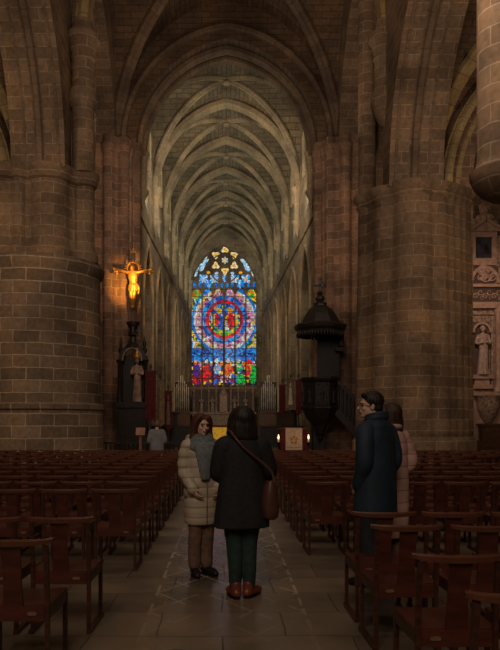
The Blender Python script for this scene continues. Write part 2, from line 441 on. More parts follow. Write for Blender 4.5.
PROF = [(-.42, -.25), (-.42, .02), (-.3, .16), (-.2, .16), (-.13, .3), (.13, .3), (.2, .16), (.3, .16), (.42, .02), (.42, -.25)]
def prof(k, kb=None): kb = kb or k; return [(a * k, b * kb) for a, b in PROF]
def vault(mb, rb, x0f, x1f, y0, y1, z0, H, nx=24, ny=14, diag=True, rk=.42, zoff=0):
    """groin vault between x0f(y) and x1f(y); webs into mb, diagonal ribs into rb"""
    x0f = cf(x0f); x1f = cf(x1f); yc = (y0 + y1) / 2; hb = (y1 - y0) / 2
    def h(u, w): return z0 + H * max(arch_z(u, 1, 1.05), arch_z(w, 1, 1.05)) / 1.05
    for i in range(ny):
        for j in range(nx):
            q = []; uq = []
            us = [-1 + 2 * j / nx, -1 + 2 * (j + 1) / nx]; ws = [-1 + 2 * i / ny, -1 + 2 * (i + 1) / ny]
            um, wm = sum(us) / 2, sum(ws) / 2; barrel = abs(um) < abs(wm)
            for w, u in ((ws[0], us[0]), (ws[0], us[1]), (ws[1], us[1]), (ws[1], us[0])):
                y = yc + w * hb; xa, xb = x0f(y), x1f(y); x = (xa + xb) / 2 + u * (xb - xa) / 2
                q.append((x, y, h(u, w)))
                half = (xb - xa) / 2
                uq.append((y, math.asin(max(-1, min(1, u))) * half * 1.1) if barrel else (x, math.asin(max(-1, min(1, w))) * hb * 1.2))
            mb.quad(q, uq)
    if diag:
        for sg in (1, -1):
            path = []
            for k in range(29):
                t = -math.cos(PI * k / 28); w = t; u = t * sg; y = yc + w * hb; xa, xb = x0f(y), x1f(y)
                path.append((((xa + xb) / 2 + u * (xb - xa) / 2), y, z0 + H * arch_z(t, 1, 1.05) / 1.05 - .04))
            d = Vector(path[-1]) - Vector(path[0]); side = Vector((-d.y, d.x, 0))
            rb.sweep(path, side, prof(rk), flip=True)
def arch_path(axis, c, s, hf, zs, rise, n=16, z_below=0):
    P = []
    for t, h in arch_pts(hf, rise, n):
        P.append((s + t, c, zs + h) if axis == 'x' else (c, s + t, zs + h))
    if z_below: 
        P.insert(0, (P[0][0], P[0][1], zs - z_below)); P.append((P[-1][0], P[-1][1], zs - z_below))
    return P

# ------------------------------------------------------------------ shell
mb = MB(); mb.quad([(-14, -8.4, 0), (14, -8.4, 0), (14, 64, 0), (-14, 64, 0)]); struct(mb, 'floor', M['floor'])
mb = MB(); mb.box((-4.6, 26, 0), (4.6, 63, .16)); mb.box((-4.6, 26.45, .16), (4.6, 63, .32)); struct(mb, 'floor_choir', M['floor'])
# nave arcade walls
for sg, nm in ((-1, 'left'), (1, 'right')):
    mb = MB(); SPZ = 9.45 if sg < 0 else 8.85
    arch_wall(mb, 'y', -8, 21.6, sg * 4.95, sg * 6.6, SPZ - .1, 21, [(16.6, 4.15, 8, SPZ, 5.0), (6.9, 4.15, 8, SPZ, 5.0), (-2.8, 4.15, 8, SPZ, 5.0)], 14)
    for y0, y1 in ((11.05, 12.45), (1.35, 2.75), (-8, -6.95)):
        mb.box((sg * 5.2, y0, 0), (sg * 6.6, y1, SPZ))
    struct(mb, 'wall_nave_' + nm, M['nave'])
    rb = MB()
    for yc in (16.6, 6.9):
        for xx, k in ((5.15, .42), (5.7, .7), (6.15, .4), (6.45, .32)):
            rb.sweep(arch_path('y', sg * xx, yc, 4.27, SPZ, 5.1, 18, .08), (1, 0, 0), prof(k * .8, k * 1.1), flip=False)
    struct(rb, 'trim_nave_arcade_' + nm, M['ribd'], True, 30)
    # engaged column ending in a corbel on the near pier
    mb = MB(); cx, cy = sg * 4.86, 11.85
    mb.lathe([(.05, 5.38), (.25, 5.42), (.42, 5.52), (.54, 5.66), (.6, 5.8), (.61, 5.9), (.52, 5.96), (.48, 6.1), (.48, 17.5)], (cx, cy), 32)
    struct(mb, 'wall_shaft_' + nm, M['nave'], True, 50)
    # outer aisle walls and transept ends
    mb = MB(); mb.box((sg * 13, -8, 0), (sg * 13.6, 32, 21)); struct(mb, 'wall_aisle_' + nm, M['nave'])
    # east wall of the transept
    mb = MB(); mb.box((sg * 6.2, 31.2, 0), (sg * 13, 32, 21)); struct(mb, 'wall_transept_' + nm, M['nave'])
    # arch from aisle into transept
    mb = MB(); arch_wall(mb, 'x', min(sg * 6.6, sg * 13), max(sg * 6.6, sg * 13), 21.7, 22.5, 0, 21, [(sg * 10.4, 2.55, 0, 9.3, 3.9)])
    struct(mb, 'wall_transept_arch_' + nm, M['red'])
    rb = MB(); rb.sweep(arch_path('x', 21.45, sg * 10.0, 3.1, 8.9, 4.5, 20, .2), (0, 1, 0), prof(.55)); rb.sweep(arch_path('x', 21.9, sg * 10.1, 2.8, 8.9, 4.3, 20, .2), (0, 1, 0), prof(.5))
    struct(rb, 'trim_aisle_arch_' + nm, M['riby'], True, 30)
    # aisle vaults
    mb = MB(); rb = MB()
    for y0, y1 in ((-8, 2), (2, 11.8), (11.8, 21.7)):
        vault(mb, rb, 6.6 if sg > 0 else -13, 13 if sg > 0 else -6.6, y0, y1, 9.6, 4.4, 14, 14, True, .55)
    vault(mb, rb, 6.6 if sg > 0 else -13, 13 if sg > 0 else -6.6, 22.5, 31.2, 14.3, 5.4, 14, 12, True, .5)
    struct(mb, 'ceiling_aisle_' + nm, M['webn'], True, 30); struct(rb, 'trim_aisle_ribs_' + nm, M['riby'], True, 30)
    # crossing side wall with big arch
    mb = MB(); arch_wall(mb, 'y', 21.6, 32, sg * 5.0, sg * 6.6, 13.6, 22, [(26.8, 3.5, 13, 13.7, 4.9)], 14)
    struct(mb, 'wall_crossing_' + nm, M['nave'])
# nave vault and crossing vault
mb = MB(); rb = MB()
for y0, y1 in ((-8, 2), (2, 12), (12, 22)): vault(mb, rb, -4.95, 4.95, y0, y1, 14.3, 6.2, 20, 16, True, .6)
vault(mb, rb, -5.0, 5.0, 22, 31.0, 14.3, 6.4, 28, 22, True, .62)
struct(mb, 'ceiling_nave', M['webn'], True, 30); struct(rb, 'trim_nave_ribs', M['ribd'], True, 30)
rb = MB()
for yy, xc_ in ((12, 0), (21.6, .23)): rb.sweep(arch_path('x', yy, xc_, 4.80, 14.0, 6.2, 22, .3), (0, 1, 0), prof(.8))
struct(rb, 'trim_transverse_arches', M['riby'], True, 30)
mb = MB(); mb.box((-13.6, -8.5, 0), (13.6, -8, 22)); struct(mb, 'wall_west', M['nave'])
# triumphal arch wall and its orders
mb = MB(); arch_wall(mb, 'x', -6.2, 6.2, 31.0, 32.5, 13.8, 22.5, [(0, 4.15, 13, 14.2, 4.85)], 20); struct(mb, 'wall_choir_arch', M['webn'])
rb = MB()
for yy, a, r_, k in ((30.95, 4.75, 5.35, .62), (31.3, 4.4, 5.05, .6), (31.8, 4.12, 4.8, .62), (32.4, 3.98, 4.66, .5)):
    rb.sweep(arch_path('x', yy, 0, a, 14.2, r_, 22), (0, 1, 0), prof(k))
struct(rb, 'trim_choir_arch', M['ribd'], True, 30)

# piers
def pier(name, cx, cy, L, levels, mat, lab):
    mb = MB(); mb.extrude(lobes(cx, cy, L), levels); o = struct(mb, name, mat, True, 55); o['label'] = lab; return o
mb = MB()
mb.lathe([(2.22, 0), (2.22, .45), (2.14, .6), (2.14, 1.9), (2.2, 1.95), (2.2, 2.08), (2.06, 2.16), (2.03, 6.15), (2.05, 6.2), (2.15, 6.32), (2.18, 6.5), (2.08, 6.6), (1.8, 6.66)], (-6.2, 22.2), 72)
struct(mb, 'pier_base_left', M['drum'], True, 35)
pier('pier_left', -6.2, 22.2, [(0, 0, 1.3), (.62, -.85, .66), (1.64, -.45, .32), (1.32, -.75, .13), (1.2, 0, .6), (-.75, -1.0, .5), (-.2, -1.3, .2)],
     [(6.6, .12), (6.85, .12), (7.0, 0), (9.0, 0), (9.05, .08), (9.15, .05), (9.32, .16), (9.45, .16), (9.47, .0)], M['nave'], 'upper shafted part of the left crossing pier')
for sg in (-1, 1):   # shafts running on up to the high vault, and their capitals
    mb = MB(); cx, cy = (-4.55 if sg < 0 else 5.0), 21.5
    mb.lathe(([(.34, 9.4), (.34, 11.4)] if sg < 0 else [(.05, 10.85), (.2, 10.95), (.34, 11.3), (.36, 11.4)]) + [ (.40, 11.45), (.46, 11.75), (.40, 12.0), (.34, 12.1), (.34, 12.95), (.38, 13.0), (.36, 13.1), (.46, 13.5), (.52, 13.55), (.52, 13.75), (.4, 13.8), (.3, 14.2)], (cx, cy), 28)
    mb.lathe([(.2, 9.4 if sg < 0 else 8.85), (.2, 16)], (sg * 5.35, 21.45), 18)
    mb.lathe([(.28, 9.4 if sg < 0 else 8.85), (.28, 17)], (sg * 4.55, 22.1), 18)
    struct(mb, 'wall_high_shaft_' + ('left' if sg < 0 else 'right'), M['nave'], True, 40)
pier('pier_right', 6.0, 22.2, [(0, 0, 1.55), (-1.45, -.1, .28), (-.95, -.75, .42), (-.25, -1.15, .62), (.45, -1.2, .35), (.85, -1.1, .2), (1.12, -.95, .18), (1.36, -.75, .18), (1.56, -.5, .2)],
     [(0, .28), (.5, .28), (.6, .2), (.95, .2), (1.1, .06), (1.2, .1), (1.3, .1), (8.4, 0), (8.48, .07), (8.56, .04), (8.72, .16), (8.85, .16), (8.87, 0)], M['nave'], 'tall shafted right crossing pier')
for sg in (-1, 1):
    pier('pier_choir_' + ('left' if sg < 0 else 'right'), sg * 5.3, 31.2,
         [(0, 0, .82), (-sg * 1.1, .0, .24), (-sg * .86, -.34, .16), (-sg * .66, -.62, .24), (-sg * .34, -.72, .13), (-sg * .02, -.86, .26), (sg * .3, -.75, .13), (sg * .62, -.8, .26)],
         [(0, .2), (.5, .2), (.62, .12), (1.1, .1), (1.25, 0), (13.5, 0), (13.58, .04), (13.64, .02), (13.85, .07), (13.95, .07), (14.0, 0), (14.3, 0)], M['red'], 'shafted pier at the choir entrance')

# choir
Y0, Y1, NB = 32.5, 62.0, 6
BL = (Y1 - Y0) / NB
def hw(y): t = (y - Y0) / (Y1 - Y0); return 4.12 - .78 * max(0, min(1, t))
cen = lambda y: -.12 * (y - Y0) / (Y1 - Y0)
wl = lambda y: cen(y) - hw(y); wr = lambda y: cen(y) + hw(y)
zs, Hc = 14.3, 4.9
for sg, nm, wf in ((-1, 'left', wl), (1, 'right', wr)):
    mb = MB(); ops = [(Y0 + BL * (i + .5), 1.65, 0, 7.6, 2.9) for i in range(NB)]
    arch_wall(mb, 'y', Y0, Y1 + .8, wf, (lambda y, wf=wf, sg=sg: wf(y) + sg * .6), 0, 19.6, ops, 10)
    struct(mb, 'wall_choir_' + nm, M['choir'])
    mb = MB()
    pr = [(0, 0), (.05, .02), (.09, .07), (.07, .12), (0, .15)]
    rows = []; uv = []
    for y in (Y0, Y1): rows.append([(wf(y) - sg * a, y, 11.2 + b) for a, b in pr]); uv.append([(y, b) for a, b in pr])
    mb.grid(rows, uv); struct(mb, 'trim_string_course_' + nm, M['choir'])
    mb = MB()
    for i in range(NB + 1):   # wall shafts on tapering corbels
        y = Y0 + BL * i + (.05 if i == 0 else 0) - (.2 if i == NB else 0); x = wf(y) - sg * .08
        mb.lathe([(.04, 11.75), (.12, 12.0), (.16, 12.25), (.3, 12.5), (.3, 12.6), (.2, 12.66), (.2, 13.95), (.24, 14.0), (.22, 14.08), (.34, 14.3), (.34, 14.42), (.2, 14.5)], (x, y), 18)
    struct(mb, 'trim_wall_shafts_' + nm, M['rib'], True, 45)
    mb = MB()      # mouldings round the arcade arches
    for i in range(NB):
        yc = Y0 + BL * (i + .5)
        P = [(wf(yc + t) - sg * .0, yc + t, 7.6 + h) for t, h in arch_pts(1.72, 3.0, 10)]
        P.insert(0, (P[0][0], P[0][1], .3)); P.append((P[-1][0], P[-1][1], .3))
        mb.tube(P, .1, 8, cap=False)
    struct(mb, 'trim_choir_arcade_' + nm, M['rib'], True, 45)
    for i in range(NB):     # clerestory lancets
        yc = Y0 + BL * (i + .5); 
        o1, i1 = MB(), MB()
        op = [(t, h) for t, h in arch_pts(.42, .7, 8)]; op = [(-.42, -1.6)] + op + [(.42, -1.6)]
        i1.ngon([(wf(yc + t) - sg * .03, yc + t, 15.9 + h) for t, h in op])
        P = [(wf(yc + t) - sg * .04, yc + t, 15.9 + h) for t, h in op]; P.append(P[0])
        o1.tube(P, .09, 8, cap=False); o1.tube([(wf(yc) - sg * .05, yc, 14.3), (wf(yc) - sg * .05, yc, 16.55)], .045, 6)
        w = struct(o1, 'window_%d' % (2 + i + (0 if sg < 0 else NB)), M['rib'])
        g = i1.build('window_glass', M['clear'], w)
mb = MB(); rb = MB(); tb = MB()
for i in range(NB):
    vault(mb, rb, wl, wr, Y0 + BL * i, Y0 + BL * (i + 1), zs, Hc, 26, 14, True, .42)
for i in range(1, NB + 1):
    y = Y0 + BL * i - (.25 if i == NB else 0)
    tb.sweep(arch_path('x', y, cen(y), hw(y), zs, Hc - .02, 20), (0, 1, 0), prof(.85))
struct(mb, 'ceiling_choir', M['web'], True, 30); struct(rb, 'trim_choir_diagonal_ribs', M['rib'], True, 30); struct(tb, 'trim_choir_transverse_ribs', M['rib'], True, 30)
mb = MB()     # ridge rib and bosses

for i in range(NB): y = Y0 + BL * (i + .5); mb.ell((cen(y), y, zs + Hc - .22), (.22, .22, .12))
struct(mb, 'trim_ridge_bosses', M['rib'], True)
# choir aisles beyond the arcade
mb = MB()
for sg in (-1, 1): mb.box((sg * 8.6, 32, 0), (sg * 9.2, 63, 12)); mb.quad([(sg * 5, 32, 11.6), (sg * 9, 32, 11.6), (sg * 9, 63, 11.6), (sg * 5, 63, 11.6)])
mb.box((-9, 62.8, 0), (-3.3, 63.2, 12)); mb.box((3.2, 62.8, 0), (9, 63.2, 12))
struct(mb, 'wall_choir_aisles', M['nave'])

# ------------------------------------------------------------------ great window
WD = 62.0; WX = -.28; WH = 3.0; WZ0 = 4.9; WZS = 13.6; WR = 4.05      # half width, sill, springing, rise
mb = MB(); arch_wall(mb, 'x', -4.6, 4.6, WD - .2, WD + .8, 0, 19.8, [(WX, WH + .04, WZ0, WZS, WR + .05)], 20); struct(mb, 'wall_far', M['choir'])
def inarch(x, z): return z <= WZS + arch_z(min(abs(x), WH), WH, WR)
def C(h): return tuple(pow(int(h[i:i + 2], 16) / 255, 2.2) for i in (0, 2, 4))
BLUE, LB, DB, RED, DR, WHI, PNK, YEL, GRN, DG, PUR, ORG, BLK = map(C, ('2560b4', '4f93c8', '15306e', 'c81c28', '74101c', 'b8bcb0', 'a8788c', 'c8a040', '28a044', '18502e', '4c2e68', 'c87030', '100e14'))
RW = random.Random(3)
def pick(*a): return a[RW.randrange(len(a))]
def el(cx, cy, x, y, a, b): return ((cx - x) / a) ** 2 + ((cy - y) / b) ** 2 < 1
def design(cx, cy):
    """crop coordinates (170..280 x 230..400 enlarged 3.82 times) -> colour"""
    r = math.hypot(cx - 208, (cy - 340) * .97); an = math.atan2(cy - 340, cx - 208)
    if cy > 488:       # crowd at the foot: robes with pale heads above
        for hx, hy, c in ((97, 505, ORG), (116, 512, PNK), (140, 502, WHI), (158, 510, PNK), (178, 500, WHI), (196, 508, ORG), (222, 500, WHI), (240, 510, PNK), (262, 500, WHI), (281, 509, ORG), (302, 500, RED), (318, 508, PNK)):
            if el(cx, cy, hx, hy, 7, 9): return pick(c, c, WHI)
        if cy < 500: return pick(BLUE, DB, LB)
        for x, y, a, b, cs in ((100, 530, 14, 30, (PUR, PUR, DB)), (138, 548, 20, 32, (RED, RED, DR)), (182, 530, 14, 22, (WHI, LB, PNK)), (222, 532, 18, 22, (RED, RED, ORG)), (266, 528, 12, 20, (BLUE, GRN, WHI)), (298, 528, 10, 34, (RED, ORG, RED)),
                               (104, 572, 16, 18, (DR, RED, PUR)), (172, 572, 14, 20, (DR, PUR, BLUE)), (206, 565, 16, 20, (PNK, WHI, DR)), (240, 568, 14, 20, (DR, BLUE, WHI)), (272, 572, 18, 22, (GRN, GRN, DG)), (316, 550, 14, 40, (GRN, GRN, DG))):
            if el(cx, cy, x, y, a, b): return pick(*cs)
        return pick(DR, BLK, DB, YEL, BLK)
    if cy > 452: return pick(BLUE, BLUE, LB, DB) if not (469 < cy < 476) else pick(DB, BLK, LB)
    if r < 60:
        if cy > 384: return pick(GRN, YEL, GRN)
        for x, y, a, b, cs in ((188, 308, 10, 10, (YEL, YEL)), (230, 306, 10, 10, (YEL, ORG)), (186, 308, 5, 6, (ORG,)), (230, 308, 5, 6, (ORG,)), (178, 340, 9, 24, (RED, RED, DR)), (192, 352, 12, 28, (BLUE, BLUE, DB)), (232, 346, 14, 34, (RED, RED, DR)), (222, 372, 16, 8, (WHI, WHI)), (208, 318, 8, 16, (DB, BLUE)), (252, 342, 8, 22, (YEL, YEL, WHI)), (164, 340, 7, 20, (YEL, WHI))):
            if el(cx, cy, x, y, a, b): return pick(*cs)
        return pick(GRN, DB, BLUE, YEL) if cy > 340 else pick(LB, BLUE, YEL, DB)
    if r < 72: return pick(RED, RED, DR)
    if r < 90: return pick(BLUE, BLUE, DB, LB) if int(an * 7 + 30) % 5 else pick(PNK, LB)
    if r < 104: return pick(PNK, PNK, PNK, DR) if int(an * 8 + 30) % 3 else pick(WHI, PNK)
    if r < 117: return pick(WHI, PNK, YEL, WHI)
    if r < 127: return pick(BLUE, LB, BLUE)
    if cy < 262 and (cx < 128 or cx > 288): return pick(YEL, GRN, ORG) if 225 < cy else pick(BLUE, LB)
    if cy < 262: return pick(BLUE, DB, LB)
    if r < 142: return pick(YEL, WHI, DG)
    return pick(BLUE, YEL, WHI, LB)
def crop2(x, z):   # world window coords -> crop coordinates
    px = HX + F * (x + WX) / WD; py = HY - F * (z - EYE) / WD
    return (px - 170) * 3.82, (py - 230) * 3.82
win = MB()
NL = 6; lw = 2 * WH / NL; LZ = 13.3     # lancets reach their heads at LZ
for i in range(NL + 1):
    x = WX - WH + lw * i; w = .09 if i == 3 else .06
    if i in (0, NL): w = .06
    win.box((x - w, WD + .15, WZ0), (x + w, WD + .4, LZ + (.1 if 0 < i < NL else .5)))
win.box((WX - WH, WD - .1, WZ0 - .15), (WX + WH, WD + .4, WZ0))
# tracery plate closing the head
pl = [(t, WZS + h) for t, h in arch_pts(WH, WR, 18)]
win.ngon([(WX - WH, WD + .3, LZ - .45)] + [(WX + t, WD + .3, z) for t, z in pl] + [(WX + WH, WD + .3, LZ - .45)])
win.tube([(WX + t, WD + .15, z) for t, z in pl], .09, 8, cap=False)
for k in range(24):       # ring of the rose
    pass
rc = (WX + .05, 15.62); RRr = 1.32
win.tube([(rc[0] + RRr * math.cos(a), WD + .26, rc[1] + RRr * math.sin(a)) for a in [2 * PI * k / 32 for k in range(33)]], .06, 8, cap=False)
wino = struct(win, 'window_1', M['ribd'], True, 40)
def pane(pts_fn, name='glass_pane', cell=.078, col=design): pass
for i in range(NL):
    g = MB(); g.c = []; xa = -WH + lw * i + (.09 if i == 3 else .06); xb = -WH + lw * (i + 1) - (.09 if i == 2 else .06)
    nx = 9; dz = .085; nz = int((LZ + .45 - WZ0) / dz); xm = (xa + xb) / 2; hf = (xb - xa) / 2
    for r in range(nz):
        za = WZ0 + dz * r; zb = za + dz
        for c in range(nx):
            x0, x1 = xa + (xb - xa) * c / nx, xa + (xb - xa) * (c + 1) / nx; xc = (x0 + x1) / 2
            if zb > LZ - .25 + arch_z(min(abs(xc - xm), hf), hf, .8): continue
            zc = (za + zb) / 2; RW.seed(int((xc + 9 + .06 * math.sin(zc * 7)) / .17) * 977 + int((zc + .08 * math.sin(xc * 9)) / .21) * 31 + 5); cc = design(*crop2(xc, zc)); j = (.45 + .6 * RW.random()) * (.8 + .3 * R.random())
            g.quad([(WX + x0, WD + .25, za), (WX + x1, WD + .25, za), (WX + x1, WD + .25, zb), (WX + x0, WD + .25, zb)]); g.c.append(tuple(v * j for v in cc))
    g.build('lancet_glass', M['glass'], wino)
    sb = MB()
    for r in range(nz):
        if r % 8 == 7: za = WZ0 + dz * r + dz / 2; sb.beam((WX + xa, WD + .22, za), (WX + xb, WD + .22, za), .05, .045)
    sb.build('saddle_bars', M['iron'], wino)
def W(cx, cy):
    px = 170 + cx / 3.82; py = 230 + cy / 3.82; return (px - HX) / F * WD, EYE + (HY - py) / F * WD
def foil(name, cx, cy, lobes_, mid, out, rot=0, rr=None):
    """foiled light: polar blob in window metres"""
    x0, z0 = W(cx, cy); g = MB(); g.c = []
    N = 40
    def rad(a): 
        k, r1, amp = lobes_; return r1 * (1 + amp * math.cos(k * (a - rot)))
    for q in range(N):
        a, b = 2 * PI * q / N, 2 * PI * (q + 1) / N
        for f0, f1, cs in ((0, .45, mid), (.45, 1, out)):
            P = [(x0 + rad(a) * f0 * math.cos(a), z0 + rad(a) * f0 * math.sin(a)), (x0 + rad(a) * f1 * math.cos(a), z0 + rad(a) * f1 * math.sin(a)),
                 (x0 + rad(b) * f1 * math.cos(b), z0 + rad(b) * f1 * math.sin(b)), (x0 + rad(b) * f0 * math.cos(b), z0 + rad(b) * f0 * math.sin(b))]
            g.quad([(p[0], WD + .27, p[1]) for p in P]); cc = cs[RW.randrange(len(cs))]; j = .7 + .5 * RW.random(); g.c.append(tuple(v * j for v in cc))
    g.build('tracery_glass', M['glass'], wino)
def mouch(cx, cy, a_, b_, rot, cols):
    x0, z0 = W(cx, cy); g = MB(); g.c = []; N = 24; ca, sa = math.cos(rot), math.sin(rot)
    def pt(t, f):
        u = 1.25 * a_ * math.cos(t) * f; v = 1.3 * b_ * math.sin(t) * f * (1 - .45 * math.cos(t)); return (x0 + u * ca - v * sa, WD + .27, z0 + u * sa + v * ca)
    for q in range(N):
        t0, t1 = 2 * PI * q / N, 2 * PI * (q + 1) / N
        g.quad([pt(t0, 0), pt(t0, 1), pt(t1, 1), pt(t1, 0)]); cc = cols[RW.randrange(len(cols))]; j = .7 + .5 * RW.random(); g.c.append(tuple(v * j for v in cc))
    g.build('tracery_glass', M['glass'], wino)
foil('rose', 210, 113, (6, .27, .24), [WHI, YEL], [WHI, LB, YEL], PI / 6)
for k in range(6):
    a = PI / 2 + k * PI / 3
    foil('petal', 210 + 41 * math.cos(a), 113 - 41 * math.sin(a), (3, .30, .26), [YEL, ORG], [YEL, WHI, WHI, C('c8b070')], a)
for cx in (127, 169, 248, 290): foil('quatrefoil', cx, 184, (4, .41, .2), [WHI, PNK, YEL, RED] if cx > 200 else [WHI, YEL, LB], [LB, BLUE, LB, WHI], PI / 4)
for sg in (-1, 1):
    for (dx, cy, a_, b_, rot) in ((83, 132, .3, .17, .9), (98, 117, .22, .12, .6), (70, 115, .22, .12, .6), (88, 148, .2, .1, .3), (110, 160, .3, .13, 1.2), (72, 98, .24, .12, .8), (103, 140, .16, .09, 1.5), (60, 160, .16, .1, 0), (30, 162, .14, .08, .2)):
        mouch(208 + sg * dx, cy, a_, b_, (rot if sg < 0 else PI - rot), [WHI, LB, C('a8c0c8')] if dx != 60 else [YEL, ORG])
    for cx in (20, 62, 104): 
        for dd in (-10, 10): mouch(208 + sg * cx + dd, 205, .22, .09, PI / 2, [LB, BLUE, DB])
for cx in (148, 208, 268): mouch(cx, 205 if cx != 208 else 184, .34, .12, -PI / 2, [LB, BLUE, WHI])

# ------------------------------------------------------------------ chairs
def chair_parts():
    """origin on the floor under the seat centre, facing +Y (sitter looks to the altar); rear toward -Y"""
    P = []
    w = .205; yr = -.2; yf = .2
    def add(n, mb, mat, sm=False, lab=None): P.append((n, mb, mat, sm, lab))
    for sg in (-1, 1):
        m_ = MB(); pts = [(sg * w, yr, .03), (sg * w, yr, .45), (sg * (w + .0), yr - .02, .65), (sg * w, yr - .045, .815)]
        for a, b in zip(pts[:-1], pts[1:]): m_.beam(a, b, .027, .030, (0, 1, 0))
        add('leg', m_, 'wood')
    for sg in (-1, 1):
        m_ = MB(); m_.beam((sg * (w + .012), yf, .03), (sg * (w + .012), yf, .43), .028, .028, (0, 1, 0)); add('leg', m_, 'wood')
        m_ = MB(); m_.beam((sg * (w + .006), yr - .03, .017), (sg * (w + .012), yf + .05, .017), .036, .034); add('runner', m_, 'wood')
        m_ = MB(); m_.beam((sg * (w + .004), yr, .405), (sg * (w + .012), yf, .405), .024, .06); add('side_rail', m_, 'wood')
    m_ = MB(); rows = []; N = 14       # crest rail: bowed back, ends lifted and swept
    for i in range(N + 1):
        t = -1 + 2 * i / N; x = t * .246; y = yr - .075 + .05 * t * t; z = .835 + .012 * abs(t) ** 3; th = .020 - .006 * abs(t) ** 4; hh = .024 - .008 * t * t
        rows.append([(x, y - th, z - hh * .7), (x, y + th, z - hh), (x, y + th, z + hh * .8), (x, y, z + hh), (x, y - th, z + hh * .5)])
    m_.grid(rows, None, True); m_.ngon(rows[0][::-1]); m_.ngon(rows[-1]); add('crest_rail', m_, 'woodl', True)
    m_ = MB(); rows = []
    for i in range(7):
        t = i / 6; z = .44 + .385 * t; y = yr - .005 - .065 * t * t; hw_ = .062 - .008 * math.sin(PI * t)
        rows.append([(-hw_, y - .008, z), (hw_, y - .008, z), (hw_, y + .008, z), (-hw_, y + .008, z)])
    m_.grid(rows, None, True); m_.ngon(rows[0][::-1]); m_.ngon(rows[-1]); add('back_splat', m_, 'woodr')
    m_ = MB(); m_.box((-w + .016, yr - .012, .36), (w - .016, yr + .012, .445)); add('rear_apron', m_, 'woodr')
    m_ = MB(); m_.box((-w, yf - .012, .37), (w, yf + .012, .43)); add('front_apron', m_, 'wood')
    m_ = MB(); rows = []
    for i in range(7):
        t = -1 + i / 3; y = yr + .01 + (yf + .03 - yr - .01) * i / 6
        rows.append([(-.222, y, .436), (.222, y, .436), (.222, y, .456), (.12, y, .452 ), (0, y, .449), (-.12, y, .452), (-.222, y, .456)])
    m_.grid(rows, None, True); m_.ngon(rows[0][::-1]); m_.ngon(rows[-1]); add('seat', m_, 'woodr')
    return P
CP = chair_parts()
def plate_mb(sg):
    m_ = MB(); cx = sg * .115
    pts = [(cx + .028 * math.copysign(abs(math.cos(a)) ** .6, math.cos(a)), .405 + .011 * math.copysign(abs(math.sin(a)) ** .6, math.sin(a))) for a in [2 * PI * k / 16 for k in range(16)]]
    m_.ngon([(p[0], -.217, p[1]) for p in pts]); 
    for k in range(16): p, q = pts[k], pts[(k + 1) % 16]; m_.quad([(p[0], -.217, p[1]), (p[0], -.211, p[1]), (q[0], -.211, q[1]), (q[0], -.217, q[1])])
    return m_
protoL = {}
CG = 'rows of dark wooden church chairs'
def make_chair(sg):
    t = thing('church_chair', 'x', 'chair')
    for n, m_, mt_, sm, lab in CP:
        if sg in protoL and False: pass
        o = m_.build(n, M[mt_], t, smooth=sm)
    o = plate_mb(-sg).build('number_plate', M['plate'], t); o['label'] = 'small pale oval number plate'
    return t
def merged_chair():
    m_ = MB()
    for n, q, mt_, sm, lab in CP:
        b0 = len(m_.v); m_.v += q.v; m_.f += [tuple(i + b0 for i in f) for f in q.f]; m_.uv += q.uv
    me = m_.mesh('church_chair'); me.materials.append(M['wood']); me.materials.append(M['woodl']); me.materials.append(M['woodr']); k = 0
    for n, q, mt_, sm, lab in CP:
        for _ in q.f: me.polygons[k].material_index = {'wood': 0, 'woodl': 1, 'woodr': 2}[mt_]; k += 1
    return me
def dup(root, loc, rz):
    r = root.copy(); COL.objects.link(r); r.location = loc; r.rotation_euler = (0, 0, rz)
    for ch in root.children:
        c = ch.copy(); COL.objects.link(c); c.parent = r
    return r
ORD = ['first', 'second', 'third', 'fourth', 'fifth', 'sixth', 'seventh', 'eighth', 'ninth', 'tenth', 'eleventh', 'twelfth', 'thirteenth', 'fourteenth', 'fifteenth', 'sixteenth']
farmesh = merged_chair(); protos = {}; used = set()
SP = .53
RC = random.Random(11)
def place_row(sg, d, x1, ridx, nmax=12, single=False):
    """d: depth of the crest rail"""
    side = 'right' if sg > 0 else 'left'
    for k in range(nmax):
        x = sg * (x1 + SP * k); lim = (500 - HX) / F * (d + .4) + .3 if sg > 0 else HX / F * (d + .4) + .3
        if abs(x) - .1 > lim: break
        if 10.2 < d < 13.2 and abs(x) > 4.55: continue
        yy = d + .275 + RC.uniform(-.02, .02); rz = RC.uniform(-.012, .012)
        near = d < 10
        seatw = 'aisle-end seat' if k == 0 else ORD[k] + ' seat from the aisle'
        lab = '%s wooden church chair, %s, %s row %s of the aisle' % ('red-brown' if near else 'dark', seatw, ORD[ridx], side)
        if near:
            if sg not in protos: protos[sg] = make_chair(sg)
            o = protos[sg] if sg not in used else dup(protos[sg], (0, 0, 0), 0)
            used.add(sg)
            o.location = (x, yy, 0); o.rotation_euler = (0, 0, rz)
        else:
            o = bpy.data.objects.new('church_chair', farmesh); COL.objects.link(o); o.location = (x, yy, 0); o.rotation_euler = (0, 0, rz)
        tag(o, lab, 'chair', 'chairs in rows %s of the aisle' % side)
NR = 12
for r, d in enumerate([4.0, 4.92] + [7.0 + .88 * k for k in range(NR)]): place_row(-1, d, 1.28 if r == 0 else (1.22 if r == 1 else 1.165), r)
for r, d in enumerate([2.72, 3.52, 4.53, 5.2] + [7.85 + .88 * k for k in range(NR - 1)]): place_row(1, d, 1.215 if r < 4 else 1.165, r)

